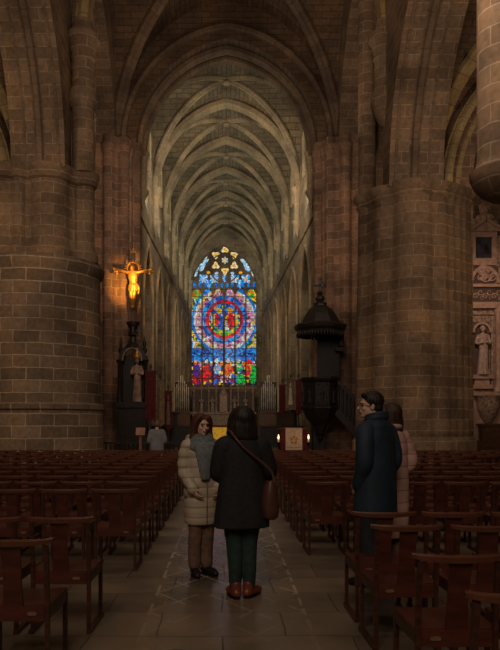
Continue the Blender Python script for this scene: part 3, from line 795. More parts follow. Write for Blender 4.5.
# ------------------------------------------------------------------ people
def rotz(a): return Matrix.Rotation(a, 3, 'Z')
def hand(mb, wr, dr, nr, thumb, s=1.0, curl=.5):
    """wrist point, direction of the fingers, palm normal (fingers curl towards it), thumb side +1/-1"""
    wr = Vector(wr); dr = Vector(dr).normalized(); nr = Vector(nr); nr = (nr - dr * nr.dot(dr)).normalized(); sd = dr.cross(nr) * thumb
    B = Matrix((sd, dr, nr)).transposed()
    mb.ell(wr + dr * .045 * s, (.040 * s, .055 * s, .016 * s), B)
    for i, (off, ln) in enumerate(((.027, .9), (.009, 1.0), (-.009, .94), (-.026, .74))):
        p = wr + dr * .082 * s + sd * off * s; a = curl * .5; pts = [wr + dr * .05 * s + sd * off * s * .9, p]
        for seg, l in enumerate((.036, .025, .02)):
            a += curl * (.3 + .35 * seg); p = p + (dr * math.cos(a) + nr * math.sin(a)) * l * ln * s; pts.append(p)
        mb.tube(pts, [.010 * s, .0095 * s, .009 * s, .008 * s, .007 * s], 8)
    p0 = wr + dr * .02 * s + sd * .025 * s; p1 = p0 + (dr * .6 + sd * .75 + nr * .2).normalized() * .035 * s; p2 = p1 + (dr * .85 + sd * .35 + nr * .4).normalized() * .03 * s; p3 = p2 + (dr + nr * .5).normalized() * .024 * s
    mb.tube([p0, p1, p2, p3], [.013 * s, .011 * s, .010 * s, .008 * s], 8)
def head(mb, c, yaw, pitch=0, s=1.0, man=False):
    """c: centre of the skull; returns rotation for child features"""
    Rm = rotz(yaw) @ Matrix.Rotation(pitch, 3, 'X'); c = Vector(c)
    def P(x, y, z): return c + Rm @ Vector((x * s, y * s, z * s))
    mb.ell(P(0, -.012, .02), (.074 * s, .093 * s, .092 * s), Rm)
    mb.ell(P(0, .018, -.035), (.060 * s, .068 * s, .080 * s), Rm)
    mb.ell(P(0, .055, -.088), ((.030 if man else .025) * s, .026 * s, .022 * s), Rm)      # chin
    mb.ell(P(0, .078, .022), (.052 * s, .014 * s, .014 * s), Rm)      # brow
    for q in (-1, 1):
        mb.ell(P(q * .036, .062, -.028), (.022 * s, .020 * s, .022 * s), Rm)     # cheek
        mb.ell(P(q * .076, -.004, -.012), (.009 * s, .02 * s, .03 * s), Rm)      # ear
    mb.tube([P(0, .082, .012), P(0, .098, -.012), P(0, .107, -.030)], [.008 * s, .010 * s, .013 * s], 8)  # nose
    mb.ell(P(0, .084, -.054), (.022 * s, .012 * s, .008 * s), Rm); mb.ell(P(0, .082, -.066), (.019 * s, .012 * s, .007 * s), Rm)
    return P, Rm
def face_parts(P, Rm, parent, s, hairmat):
    for q in (-1, 1):
        e = MB(); e.ell(P(q * .030, .077, -.004), (.013 * s, .009 * s, .007 * s), Rm, 12, 8); e.build('eye', M['eye'], parent, smooth=True)
        e = MB(); e.tube([P(q * .013, .092, .017), P(q * .030, .090, .023), P(q * .048, .078, .017)], [.003 * s] * 3, 6); e.build('eyebrow', hairmat, parent, smooth=True)
    e = MB(); e.tube([P(-.020, .089, -.058), P(0, .096, -.059), P(.020, .089, -.058)], [.004 * s, .006 * s, .004 * s], 8); e.build('lips', M['lip'], parent, smooth=True)
def person(name, label, x, y, rz, H, arms, headyaw, pitch=0, man=False, stance=.09, feet=(0, 0), z0=0, lean=0):
    """arms: {-1: (elbow, wrist, fingerdir, palm), 1: ...} in local metres for H=1.70; local +Y is where the person faces"""
    root = thing(name, label, 'person', (x, y, z0), rz); s = H / 1.70
    b = MB(); S = lambda p: (p[0] * s, p[1] * s, p[2] * s)
    wide = 1.1 if man else 1.0
    b.loft([S((0, 0, .80)) [:3] + (.135 * s, .10 * s), S((0, 0, .93)) + (.165 * s * wide, .11 * s), S((0, .0, 1.08)) + (.13 * s * wide, .09 * s), S((0, 0, 1.25)) + (.155 * s * wide, .11 * s), S((0, -.01, 1.37)) + (.15 * s * wide, .085 * s), S((0, -.015, 1.43)) + (.07 * s, .06 * s)])
    b.tube([S((0, -.02, 1.38)), S((0, -.012 + lean * .4, 1.46)), S((0, lean * .8, 1.53))], [.06 * s, .052 * s, .052 * s], 14)
    P, Rm = head(b, S((0, .008 + lean, 1.592)), headyaw, pitch, s, man)
    for q in (-1, 1):
        sh = (q * .165 * wide, -.01, 1.375); el, wr, fd, pn = arms[q]
        b.tube([S((q * .10, -.01, 1.385)), S(sh), S(el), S(wr)], [.05 * s, .052 * s, .040 * s, .028 * s], 12, sub=4)
        hand(b, S(wr), fd, pn, -q if False else q, s * (1.1 if man else 1), .7)
        hp = (q * .085, 0, .90); kn = (q * stance, .012, .49); an = (q * stance, -.01, .085)
        b.tube([S(hp), S(kn), S((q * stance, -.015, .30)), S(an)], [.085 * s, .058 * s, .056 * s, .038 * s], 14, sub=4)
        a = feet[0 if q < 0 else 1]; Rf = rotz(a)
        fc = Vector((q * stance, -.01, 0)); 
        b.tube([Vector(S(fc + Rf @ Vector((0, -.03, .045)))), Vector(S(fc + Rf @ Vector((0, .06, .045)))), Vector(S(fc + Rf @ Vector((0, .14, .032))))], [.04 * s, .042 * s, .032 * s], 12, flat=.8)
    remesh('body', b, M['skin'], root, .0065, 2)
    return root, P, Rm, s, S
def trousers(root, S, s, mat, top=.95, stance=.09, r=(.115, .085, .075, .068), zb=.085):
    t = MB()
    t.loft([S((0, 0, .80)) + (.16 * s, .115 * s), S((0, 0, top)) + (.165 * s, .12 * s)])
    for q in (-1, 1):
        t.tube([S((q * .088, 0, .84)), S((q * stance, .012, .49)), S((q * stance, -.012, .28)), S((q * stance, -.01, zb + .03))], [v * s for v in r], 16, sub=5, cap=True)
    return remesh('trousers', t, mat, root, .010, 3)
def shoes(root, S, s, mat, feet, stance=.09, ankle=.0, offs=((0, 0), (0, 0))):
    for i, q in enumerate((-1, 1)):
        sh = MB(); Rf = rotz(feet[i]); fc = Vector((q * stance + offs[i][0], -.01 + offs[i][1], 0))
        def p(x, y, z): return Vector(S(fc + Rf @ Vector((x, y, z))))
        sh.tube([p(0, -.045, .05), p(0, .05, .05), p(0, .115, .044), p(0, .175, .036)], [.046 * s, .050 * s, .050 * s, .036 * s], 14, sub=3, flat=.85)
        sh.tube([p(0, -.03, .055), p(0, -.015, .10 + ankle)], [.047 * s, .050 * s], 14)
        o = remesh('shoe', sh, mat, root, .008, 2)
        so = MB(); rows = []
        for zz in (0, .016):
            rows.append([p(.047 * math.cos(a) * (1 - .12 * math.sin(a)), .060 + .145 * math.sin(a), zz) for a in [2 * PI * k / 20 for k in range(20)]])
        so.grid(rows, None, True); so.ngon(rows[0][::-1]); so.ngon(rows[1]); so.build('sole', M['shoeblk'], o)
def coat(root, S, s, mat, rings, arms, wide=1, rs=(.085, .078, .062), amp=0, per=.09, collar=None, fold=.0, vox=.009, name='coat', shoulder=.165):
    c = MB(); c.loft([S(r[:3]) + (r[3] * s, r[4] * s) for r in rings], 40, 2.4, amp * s, per * s, 8, fold)
    for q in (-1, 1):
        el, wr = arms[q][0], arms[q][1]
        sh = (q * shoulder * wide, -.01, 1.365); elv, wrv = Vector(el), Vector(wr)
        c.tube([S((q * .09 * wide, -.01, 1.385)), S(sh), S((Vector(sh) + elv) / 2 + Vector((q * .012, -.008, 0))), S(elv), S((elv + wrv) / 2), S(wrv - (wrv - elv).normalized() * -.004)],
               [rs[0] * s * .8, rs[0] * s, (rs[0] + rs[1]) / 2 * s, rs[1] * s, (rs[1] + rs[2]) / 2 * s, rs[2] * s], 18, sub=8, bump=(amp * s, per * s) if amp else None)
    if collar:
        for r, z, y, rr in collar:
            c.tube([S((r * math.cos(a), y + r * .85 * math.sin(a), z + .02 * math.sin(a) * -1)) for a in [2 * PI * k / 20 for k in range(21)]], rr * s, 8, cap=False)
    return remesh(name, c, mat, root, vox, 3)
def seam(root, pts, r, mat, name): m_ = MB(); m_.tube(pts, r, 6); return m_.build(name, mat, root, smooth=True)

# --- facing woman, cream puffer coat
A = {-1: ((-.19, -.03, 1.10), (-.15, .12, .93), (.3, .5, -.8), (1, 0, 0)), 1: ((.185, -.02, 1.10), (.15, .12, .93), (-.3, .5, -.8), (-1, 0, 0))}
feet = (.15, -.25)
root, P, Rm, s, S = person('person', 'chestnut-haired woman in a cream quilted coat and blue-grey scarf, facing the woman in black', X(201, 6.9), 6.9, math.radians(207), 1.62, A, math.radians(4), -.05, feet=feet, stance=.07)
face_parts(P, Rm, root, s, M['hairbr'])
trousers(root, S, s, M['browntr'], stance=.07, r=(.10, .075, .070, .068)); shoes(root, S, s, M['shoeblk'], feet, stance=.07)
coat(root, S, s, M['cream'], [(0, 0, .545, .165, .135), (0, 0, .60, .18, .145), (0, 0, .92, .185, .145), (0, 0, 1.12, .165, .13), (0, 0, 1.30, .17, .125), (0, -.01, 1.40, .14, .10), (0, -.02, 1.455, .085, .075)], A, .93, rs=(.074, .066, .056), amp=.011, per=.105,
     collar=[(.095, 1.46, -.02, .035), (.11, 1.44, -.05, .045)], vox=.0085)
seam(root, [S((0, .150, .56)), S((0, .158, .92)), S((0, .142, 1.12)), S((0, .136, 1.32))], .007, M['tancloth'], 'zip')
h = MB()
h.ell(P(0, -.03, .035), (.094 * s, .105 * s, .102 * s), Rm)
for q in (-1, 1):
    h.tube([P(q * .055, .055, .085), P(q * .086, .03, .03), P(q * .09, .005, -.06), P(q * .098, .01, -.15), P(q * .085, .03, -.23)], [.03 * s, .033 * s, .042 * s, .045 * s, .028 * s], 12, sub=4)
h.loft([tuple(P(0, -.055, -.23)) + (.085 * s, .05 * s), tuple(P(0, -.05, -.12)) + (.10 * s, .065 * s), tuple(P(0, -.04, 0)) + (.095 * s, .08 * s)])
remesh('hair', h, M['hairbr'], root, .009, 3)
h = MB()
for z, r, rr in ((1.415, .108, .048), (1.375, .128, .045), (1.455, .095, .042), (1.485, .085, .03)):
    h.tube([S((r * math.cos(a), .02 + r * .8 * math.sin(a), z - .03 * math.sin(a))) for a in [2 * PI * k / 20 for k in range(21)]], rr * s, 10, cap=False)
h.loft([S((.03, .165, 1.02)) + (.045 * s, .025 * s), S((.02, .17, 1.16)) + (.085 * s, .035 * s), S((0, .14, 1.30)) + (.125 * s, .06 * s), S((0, .09, 1.40)) + (.13 * s, .07 * s)], 36, 2.2, fold=.10, nf=6)
remesh('scarf', h, M['scarf'], root, .010, 2)

# --- woman from behind, black coat
A = {-1: ((-.205, .05, 1.12), (-.08, .235, 1.10), (.9, .3, 0), (0, 0, -1)), 1: ((.25, .03, 1.13), (.12, .235, 1.12), (-.9, .3, 0), (0, 0, -1))}
feet = (.1, -.75)
root, P, Rm, s, S = person('person', 'woman seen from behind in a black coat, dark teal trousers and red-brown shoes', X(242, 6.02), 6.02, math.radians(12), 1.665, A, math.radians(8), 0, feet=feet, stance=.065)
face_parts(P, Rm, root, s, M['hairdk'])
trousers(root, S, s, M['jeans'], stance=.065, r=(.115, .080, .066, .054)); shoes(root, S, s, M['shoered'], feet, stance=.065, ankle=.03)
coat(root, S, s, M['blackcoat'], [(-.005, 0, .635, .255, .17), (0, 0, .70, .25, .17), (0, 0, .92, .225, .155), (0, 0, 1.12, .195, .14), (0, 0, 1.30, .195, .135), (0, -.01, 1.40, .15, .11), (0, -.02, 1.46, .085, .075)], A, rs=(.09, .082, .066), fold=.02,
     collar=[(.088, 1.465, -.02, .028)])
h = MB()
h.ell(P(0, -.03, .03), (.112 * s, .118 * s, .112 * s), Rm)
h.loft([tuple(P(.01, -.045, -.215)) + (.075 * s, .045 * s), tuple(P(.01, -.045, -.195)) + (.108 * s, .06 * s), tuple(P(0, -.05, -.15)) + (.132 * s, .085 * s), tuple(P(0, -.04, -.05)) + (.128 * s, .10 * s), tuple(P(0, -.03, .05)) + (.100 * s, .10 * s)], 30, 2.1, fold=.07, nf=8)
for q in (-1, 1): h.tube([P(q * .05, .05, .09), P(q * .09, .03, .0), P(q * .1, .02, -.12)], [.03 * s, .036 * s, .04 * s], 12, sub=4)
remesh('hair', h, M['hairdk'], root, .009, 2)
# bag and strap (carried: a thing of its own)
bt = thing('shoulder_bag', 'brown leather shoulder bag hanging at the black-coated woman\'s right hip', 'bag', (root.location.x, root.location.y, 0), root.rotation_euler.z)
b_ = MB(); rows = []
for z, wx, wy in ((.0, .035, .10), (.02, .055, .125), (.10, .065, .135), (.20, .058, .13), (.29, .04, .11), (.335, .02, .09)):
    rows.append([(.222 + wx * 1.25 * math.copysign(abs(math.cos(a)) ** .7, math.cos(a)), -.10 + wy * .8 * math.copysign(abs(math.sin(a)) ** .7, math.sin(a)), .70 + z) for a in [2 * PI * k / 24 for k in range(24)]])
b_.grid(rows, None, True); b_.ngon(rows[0][::-1]); b_.ngon(rows[-1]); b_.build('bag_body', M['bag'], bt, smooth=True)
b_ = MB(); b_.tube([(.245, -.20, 1.02), (.22, -.18, 1.12), (.14, -.172, 1.20), (.0, -.165, 1.31), (-.08, -.135, 1.40), (-.125, -.05, 1.475), (-.12, .06, 1.44), (-.03, .15, 1.30), (.12, .17, 1.15), (.27, .10, 1.08), (.28, .0, 1.05), (.25, -.06, 1.02)], .010, 8, sub=4, flat=.5); b_.build('bag_strap', M['bag'], bt, smooth=True)

# --- man, dark teal coat
A = {-1: ((-.215, -.04, 1.10), (-.175, .05, .90), (.1, .5, -.8), (1, 0, 0)), 1: ((.225, -.04, 1.10), (.195, .09, .90), (0, .5, -.8), (-1, 0, 0))}
feet = (.2, -.2)
root, P, Rm, s, S = person('person', 'dark-haired man with glasses in a long dark teal coat, standing behind the right-hand chairs', X(375.5, 6.45), 6.45, math.radians(42), 1.82, A, math.radians(50), .03, True, feet=feet, stance=.095, lean=.05)
face_parts(P, Rm, root, s, M['hairdk'])
trousers(root, S, s, M['darktr'], stance=.095, r=(.12, .09, .085, .08)); shoes(root, S, s, M['shoeblk'], feet, stance=.095)
coat(root, S, s, M['navycoat'], [(0, 0, .64, .215, .16), (0, 0, .70, .215, .16), (0, 0, .95, .205, .155), (0, 0, 1.14, .19, .15), (0, 0, 1.30, .195, .14), (0, -.01, 1.41, .155, .115), (0, -.01, 1.47, .095, .09)], A, 1.0, rs=(.082, .072, .060), fold=.008,
     collar=[(.092, 1.475, -.01, .030), (.094, 1.505, -.01, .022)])
seam(root, [S((0, -.173, .66)), S((0, -.166, .95)), S((0, -.161, 1.14)), S((0, -.15, 1.34))], .004, M['blackcoat'], 'back_seam')
h = MB(); h.ell(P(0, -.028, .045), (.088 * s, .100 * s, .092 * s), Rm); h.ell(P(0, -.055, -.01), (.079 * s, .062 * s, .07 * s), Rm); h.ell(P(0, .045, .092), (.058 * s, .04 * s, .026 * s), Rm)
for q in (-1, 1): h.tube([P(q * .077, .012, .05), P(q * .080, .012, .0)], [.014 * s, .008 * s], 8)
remesh('hair', h, M['hairdk'], root, .007, 2)
g = MB()
for q in (-1, 1):
    g.tube([P(q * .032 + .022 * math.cos(a), .098, -.003 + .017 * math.sin(a)) for a in [2 * PI * k / 16 for k in range(17)]], .0022 * s, 6, cap=False)
    g.tube([P(q * .054, .095, .002), P(q * .082, .0, .0)], .0022 * s, 6)
g.tube([P(-.01, .099, 0), P(.01, .099, 0)], .0022 * s, 6); g.build('glasses', M['iron'], root, smooth=True)

# --- woman, pink quilted coat
A = {-1: ((-.20, -.02, 1.11), (-.13, .16, 1.0), (.6, .6, -.3), (1, 0, 0)), 1: ((.25, -.02, 1.10), (.17, .12, .98), (-.6, .6, -.3), (-1, 0, 0))}
feet = (.1, -.1)
root, P, Rm, s, S = person('person', 'woman in a long pink quilted coat standing half hidden behind the man', X(389.5, 7.02), 7.02, math.radians(25), 1.73, A, math.radians(30), .05, feet=feet)
face_parts(P, Rm, root, s, M['hairmid'])
trousers(root, S, s, M['browntr']); shoes(root, S, s, M['shoeblk'], feet)
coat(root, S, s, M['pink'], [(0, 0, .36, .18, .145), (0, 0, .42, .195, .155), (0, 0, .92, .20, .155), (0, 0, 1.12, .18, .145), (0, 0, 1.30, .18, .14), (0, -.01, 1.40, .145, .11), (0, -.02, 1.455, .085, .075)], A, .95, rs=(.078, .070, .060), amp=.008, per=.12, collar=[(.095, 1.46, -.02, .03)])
h = MB(); h.ell(P(0, -.03, .03), (.098 * s, .108 * s, .104 * s), Rm)
h.loft([tuple(P(0, -.06, -.27)) + (.06 * s, .04 * s), tuple(P(0, -.06, -.2)) + (.10 * s, .06 * s), tuple(P(0, -.05, -.08)) + (.112 * s, .08 * s), tuple(P(0, -.03, .05)) + (.095 * s, .10 * s)], 24, 2.1, fold=.03, nf=11)
for q in (-1, 1): h.tube([P(q * .05, .05, .085), P(q * .085, .03, .0), P(q * .092, .02, -.14)], [.03 * s, .034 * s, .036 * s], 12, sub=4)
remesh('hair', h, M['hairmid'], root, .009, 2)

# --- distant figure beyond the left rows
A = {-1: ((-.23, -.02, 1.10), (-.16, .14, .98), (.4, .6, -.5), (1, 0, 0)), 1: ((.23, -.02, 1.10), (.16, .14, .98), (-.4, .6, -.5), (-1, 0, 0))}
root, P, Rm, s, S = person('person', 'distant person in a pale grey-blue hooded coat standing beyond the left rows', X(157, 18.9), 18.9, 0.2, 1.58, A, 0, 0)
face_parts(P, Rm, root, s, M['hairdk'])
trousers(root, S, s, M['darktr']); shoes(root, S, s, M['shoeblk'], (0, 0))
coat(root, S, s, M['paleblue'], [(0, 0, .50, .20, .15), (0, 0, .92, .21, .155), (0, 0, 1.12, .19, .145), (0, 0, 1.30, .195, .14), (0, -.01, 1.40, .15, .11), (0, -.02, 1.455, .085, .075)], A)
h = MB(); h.ell(P(0, -.02, .02), (.095 * s, .105 * s, .11 * s), Rm); remesh('hair', h, plain('grey_hair', (.14, .10, .085), .7), root, .012, 2)

# ------------------------------------------------------------------ crucifix and shrine on the left choir pier
CD = 29.35
def figure(mb, base, s, arms_up=False, robe=True, yaw=0):
    """small carved standing figure, facing -Y"""
    B = Vector(base); q_ = lambda x, y, z: tuple(B + Vector((x * s, y * s, z * s)))
    if robe:
        mb.loft([q_(0, 0, 0) + (.20 * s, .15 * s), q_(0, 0, .3) + (.17 * s, .13 * s), q_(.02, 0, .8) + (.16 * s, .12 * s), q_(0, 0, 1.15) + (.15 * s, .11 * s), q_(0, 0, 1.38) + (.17 * s, .10 * s), q_(0, 0, 1.46) + (.06 * s, .06 * s)], 28, 2.1, fold=.09, nf=9)
        for k in (-1, 1): mb.tube([q_(k * .16, 0, 1.36), q_(k * .24, -.04, 1.1), q_(k * .07, -.18, 1.12)], [.06 * s, .06 * s, .04 * s], 10, sub=4)
    mb.tube([q_(0, 0, 1.4), q_(0, 0, 1.52)], [.05 * s, .05 * s], 10)
    mb.ell(q_(0, -.01, 1.60), (.085 * s, .10 * s, .12 * s)); mb.ell(q_(0, .02, 1.62), (.10 * s, .10 * s, .12 * s)); mb.tube([q_(0, -.10, 1.61), q_(0, -.125, 1.575)], [.012 * s, .016 * s], 6)
cx, cz = X(133, CD), 0
cr = thing('crucifix', 'gilded crucifix lit by warm light, high on the left choir pier', 'crucifix', (cx, CD, Z(322, CD)))
zt = Z(252, CD) - Z(322, CD); za = Z(271, CD) - Z(322, CD)
m_ = MB(); m_.box((-.06, .05, 0), (.06, .13, zt)); m_.box((-.7, .05, za - .06), (.7, .13, za + .06)); m_.build('cross_beams', M['cross'], cr)
for x_, z_ in ((-.72, za), (.72, za), (0, zt + .02)):
    m_ = MB()
    for a in (0, PI / 2, PI): 
        aa = a + (0 if x_ > 0 else (PI if x_ < 0 else PI / 2)) - PI / 2
        m_.ell((x_ + .09 * math.cos(aa), .09, z_ + .09 * math.sin(aa)), (.075, .05, .075))
    m_.ell((x_, .09, z_), (.08, .06, .08)); m_.build('cross_finial', M['gold'], cr, smooth=True)
m_ = MB()
for k in range(20):
    a = 2 * PI * k / 20; m_.beam((.22 * math.cos(a), .04, za + .12 + .22 * math.sin(a)), (.38 * math.cos(a), .04, za + .12 + .38 * math.sin(a)), .04, .02, (0, 1, 0), w2=.008)
m_.tube([(.25 * math.cos(a), .03, za + .12 + .25 * math.sin(a)) for a in [2 * PI * k / 24 for k in range(25)]], .035, 8, cap=False); m_.build('halo', M['gold'], cr, smooth=True)
m_ = MB(); sc_ = 1.08
def q(x, y, z): return (x * sc_, y * sc_ - .04, z * sc_)
t0 = za / sc_
m_.ell(q(-.03, -.10, t0 + .12), (.085, .10, .12)); m_.ell(q(-.02, -.06, t0 + .13), (.10, .09, .12))
m_.loft([q(.03, -.04, t0 - .62) + (.18, .12), q(.02, -.04, t0 - .48) + (.16, .11), q(0, -.05, t0 - .22) + (.21, .13), q(0, -.05, t0 - .06) + (.20, .11), q(-.01, -.06, t0 + .03) + (.06, .06)])
for k in (-1, 1):
    m_.tube([q(k * .14, -.05, t0 - .08), q(k * .38, -.02, t0 - .02), q(k * .62, .02, t0 + .05)], [.085, .07, .045], 10, sub=4)
    hand(m_, q(k * .62, .02, t0 + .05), (k, 0, .25), (0, -1, .2), k, 1.5, .4)
    m_.tube([q(.03 + k * .075, -.04, t0 - .6), q(k * .055, -.13, t0 - 1.0), q(k * .03, -.03, t0 - 1.38)], [.12, .09, .06], 12, sub=4)
    m_.tube([q(k * .03, -.03, t0 - 1.38), q(k * .03, -.12, t0 - 1.48)], [.045, .035], 10)
remesh('christ_figure', m_, M['gold'], cr, .012, 2)
m_ = MB(); m_.loft([q(.03, -.05, t0 - .82) + (.23, .17), q(.03, -.05, t0 - .62) + (.22, .16), q(.02, -.05, t0 - .52) + (.18, .13)], 24, 2.1, fold=.06)
m_.tube([q(.16, -.08, t0 - .56), q(.24, -.06, t0 - .7), q(.22, -.05, t0 - .95)], [.06, .06, .03], 8, sub=3); remesh('loincloth', m_, M['gold'], cr, .012, 2)
# bracket holding it
m_ = MB(); m_.lathe([(.12, -.6), (.2, -.45), (.14, -.35), (.26, -.12), (.3, -.05), (.3, 0)], (0, .05), 20); m_.box((-.12, .05, -.5), (.12, .95, -.1)); m_.build('bracket', M['darkwood'], cr, smooth=True)

# shrine: black oak niche with statue
sx_ = X(133.5, 29.2); S0 = .0
sh = thing('shrine', 'tall black wooden niche shrine against the left choir pier', 'shrine', (sx_, 29.0, 0))
zsh = Z(402, 29); zn = Z(362, 29); 
m_ = MB(); m_.box((-.62, -.3, 0), (.62, .5, zsh - .25)); 
for x_ in (-.42, 0, .42): m_.box((x_ - .16, -.34, .35), (x_ + .16, -.3, zsh - .5))
m_.build('pedestal', M['darkwood'], sh)
m_ = MB(); m_.box((-.72, -.42, zsh - .25), (.72, .5, zsh - .12)); m_.box((-.66, -.36, zsh - .12), (.66, .5, zsh)); m_.build('shelf', M['darkwood'], sh)
m_ = MB()   # niche back and cheeks
m_.box((-.6, .3, zsh), (.6, .5, zn + .3)); m_.build('niche_back', M['darkwood'], sh)
for k in (-1, 1):
    m_ = MB(); m_.lathe([(.13, zsh), (.13, zsh + .12), (.085, zsh + .16), (.075, zn - .1), (.13, zn), (.15, zn + .08)], (k * .55, -.1), 16); m_.box((k * .46, -.02, zsh), (k * .6, .32, zn + .1)); m_.build('column', M['darkwood'], sh, smooth=True)
m_ = MB(); m_.sweep([(.48 * math.cos(a), -.1, zn + .05 + .62 * math.sin(a)) for a in [PI * k / 16 for k in range(17)]], (0, 1, 0), [(-.12, -.09), (.3, -.09), (.3, .09), (-.12, .09)]); m_.build('arch_canopy', M['darkwood'], sh, smooth=True)
m_ = MB(); m_.tube([(.4 * math.cos(a), -.24, zn + .05 + .52 * math.sin(a)) for a in [PI * k / 16 for k in range(17)]], .04, 8); m_.build('arch_border', plain('pale_border', (.22, .2, .2), .6), sh, smooth=True)
zc = zn + .72
m_ = MB(); m_.lathe([(.35, zc - .1), (.3, zc), (.16, zc + .1), (.12, zc + .35), (.2, zc + .42), (.1, zc + .55), (.07, zc + .8), (.13, zc + .86), (.03, zc + 1.0)], (0, 0), 16)
for k in (-1, 1): m_.lathe([(.1, zc - .35), (.12, zc - .2), (.05, zc - .1), (.08, zc + .05), (.02, zc + .35)], (k * .5, -.05), 12)
m_.build('finial', M['darkwood'], sh, smooth=True)
m_ = MB(); figure(m_, (0, 0, 0), 1.0); st = thing('statue', 'robed painted statue standing in the black wooden shrine', 'statue', (X(137, 28.75), 28.78, zsh)); st.scale = (1.0, 1.0, 1.08)
remesh('statue_body', m_, plain('painted_statue', (.34, .22, .17), .6, nscale=5, var=.6), st, .014, 1)
m_ = MB(); m_.lathe([(.05, 1.62), (.13, 1.70), (.15, 1.78), (.10, 1.92), (.02, 2.12)], (0, 0), 14); m_.build('crown', M['gold'], st, smooth=True)

# ------------------------------------------------------------------ pulpit
PD = 28.9; pxc = X(320, PD)
pu = thing('pulpit', 'carved black wooden pulpit with domed canopy on the right choir pier', 'pulpit', (pxc, PD, 0))
def oct_prof(m, prof_, c=(0, 0), n=8, rot=PI / 8, sx=1, sy=1):
    rows = [[(c[0] + r * math.cos(rot + 2 * PI * k / n) * sx, c[1] + r * math.sin(rot + 2 * PI * k / n) * sy, z) for k in range(n)] for r, z in prof_]
    m.grid(rows, None, True); m.ngon(rows[0][::-1]); m.ngon(rows[-1])
zr, zb_ = Z(378, PD), Z(410, PD)
m_ = MB(); oct_prof(m_, [(.78, zb_), (.84, zb_ + .06), (.84, zb_ + .14), (.76, zb_ + .2), (.76, zr - .22), (.84, zr - .14), (.88, zr - .05), (.88, zr)]); m_.build('pulpit_body', M['pulpit'], pu)
for k in range(8):
    a = PI / 4 * k; 
    if math.sin(a) > .5: continue
    c_ = Vector((.70 * math.cos(a), .70 * math.sin(a), 0)); tdir = Vector((-math.sin(a), math.cos(a), 0)); nn = Vector((math.cos(a), math.sin(a), 0))
    m_ = MB(); 
    for w0, w1, za_, zb2 in ((-.22, .22, zb_ + .26, zb_ + .31), (-.22, .22, zr - .33, zr - .28), (-.22, -.18, zb_ + .26, zr - .28), (.18, .22, zb_ + .26, zr - .28)):
        p0 = c_ + tdir * ((w0 + w1) / 2) ; m_.beam(p0 + Vector((0, 0, za_)) + nn * .01, p0 + Vector((0, 0, zb2)) + nn * .01, w1 - w0, .05, nn)
    figure(m_, tuple(c_ + Vector((0, 0, zb_ + .3))), .34); m_.build('carved_panel', M['pulpit'], pu, smooth=True)
m_ = MB(); zl = Z(440, PD); oct_prof(m_, [(.05, zl), (.12, zl + .08), (.08, zl + .14), (.2, zl + .3), (.32, zl + .6), (.6, zb_ - .35), (.72, zb_ - .12), (.78, zb_)]); m_.build('pendant_base', M['pulpit'], pu)
m_ = MB(); m_.box((-.05, .55, zr - .1), (.92, .7, Z(333, PD))); m_.box((.05, .5, zr + .1), (.82, .56, Z(340, PD))); m_.build('backboard', M['pulpit'], pu)
zc0 = Z(331, PD)
m_ = MB(); oct_prof(m_, [(.98, zc0 - .12), (1.02, zc0), (1.12, zc0 + .08), (1.16, zc0 + .2), (1.08, zc0 + .26), (.95, zc0 + .3)]); 
for k in range(8):
    for j in range(6):
        a0 = PI / 8 + PI / 4 * k; a1 = a0 + PI / 4; t = (j + .5) / 6; p = Vector((1.0 * math.cos(a0), 1.0 * math.sin(a0), 0)).lerp(Vector((math.cos(a1), math.sin(a1), 0)), t)
        m_.ell((p.x, p.y, zc0 - .15), (.06, .06, .13), None, 8, 6)
m_.build('canopy', M['pulpit'], pu)
m_ = MB(); oct_prof(m_, [(.9, zc0 + .28), (.82, zc0 + .42), (.66, zc0 + .7), (.5, zc0 + .92), (.3, zc0 + 1.05), (.28, zc0 + 1.12), (.3, zc0 + 1.18)]); m_.build('canopy_dome', M['pulpit'], pu)
m_ = MB(); z_ = zc0 + 1.15; m_.lathe([(.28, z_), (.14, z_ + .08), (.2, z_ + .2), (.2, z_ + .28), (.08, z_ + .36), (.14, z_ + .46), (.05, z_ + .55)], (0, 0), 14)
m_.box((-.035, -.035, z_ + .5), (.035, .035, z_ + 1.05)); m_.box((-.17, -.035, z_ + .74), (.17, .035, z_ + .83))
for x_, zz in ((-.19, .785), (.19, .785), (0, 1.07)): m_.ell((x_, 0, z_ + zz), (.06, .04, .06), None, 8, 6)
m_.build('cross_finial', M['pulpit'], pu)
m_ = MB(); figure(m_, (.95, .25, Z(345, PD)), .62); m_.box((.7, .2, Z(348, PD) - .1), (1.15, .5, Z(348, PD) + .05)); m_.build('angel_ornament', M['pulpit'], pu, smooth=True)
# stair going down to the right and to the front
m_ = MB(); a, b = (.7, .1, zb_ + .1), (2.05, -.45, .65)
for k in range(9):
    t = k / 8; p = Vector(a).lerp(Vector(b), t); m_.box((p.x - .1, p.y - .35, p.z - .12), (p.x + .16, p.y + .35, p.z))
m_.build('stair_steps', M['pulpit'], pu)
m_ = MB()
for yo in (-.38,):
    A0 = Vector(a) + Vector((0, yo, .0)); B0 = Vector(b) + Vector((0, yo, 0)); m_.beam(A0 + Vector((-.1, 0, 1.25)), B0 + Vector((0, 0, 1.0)), .1, .09); m_.beam(A0 + Vector((-.1, 0, -.1)), B0 + Vector((0, 0, -.25)), .08, .28)
    m_.beam(A0 + Vector((-.1, .02, .6)), B0 + Vector((0, .02, .38)), .02, 1.1)
    for k in range(9):
        t = (k + .3) / 9; p = A0.lerp(B0, t); m_.lathe([(.03, p.z), (.055, p.z + .3), (.03, p.z + .55), (.045, p.z + .9), (.03, p.z + 1.1)], (p.x, p.y - .04), 8)
m_.build('stair_balustrade', M['pulpit'], pu)
m_ = MB(); m_.box((2.0, -1.0, 0), (2.25, .1, 1.55)); m_.build('newel_post', M['pulpit'], pu)
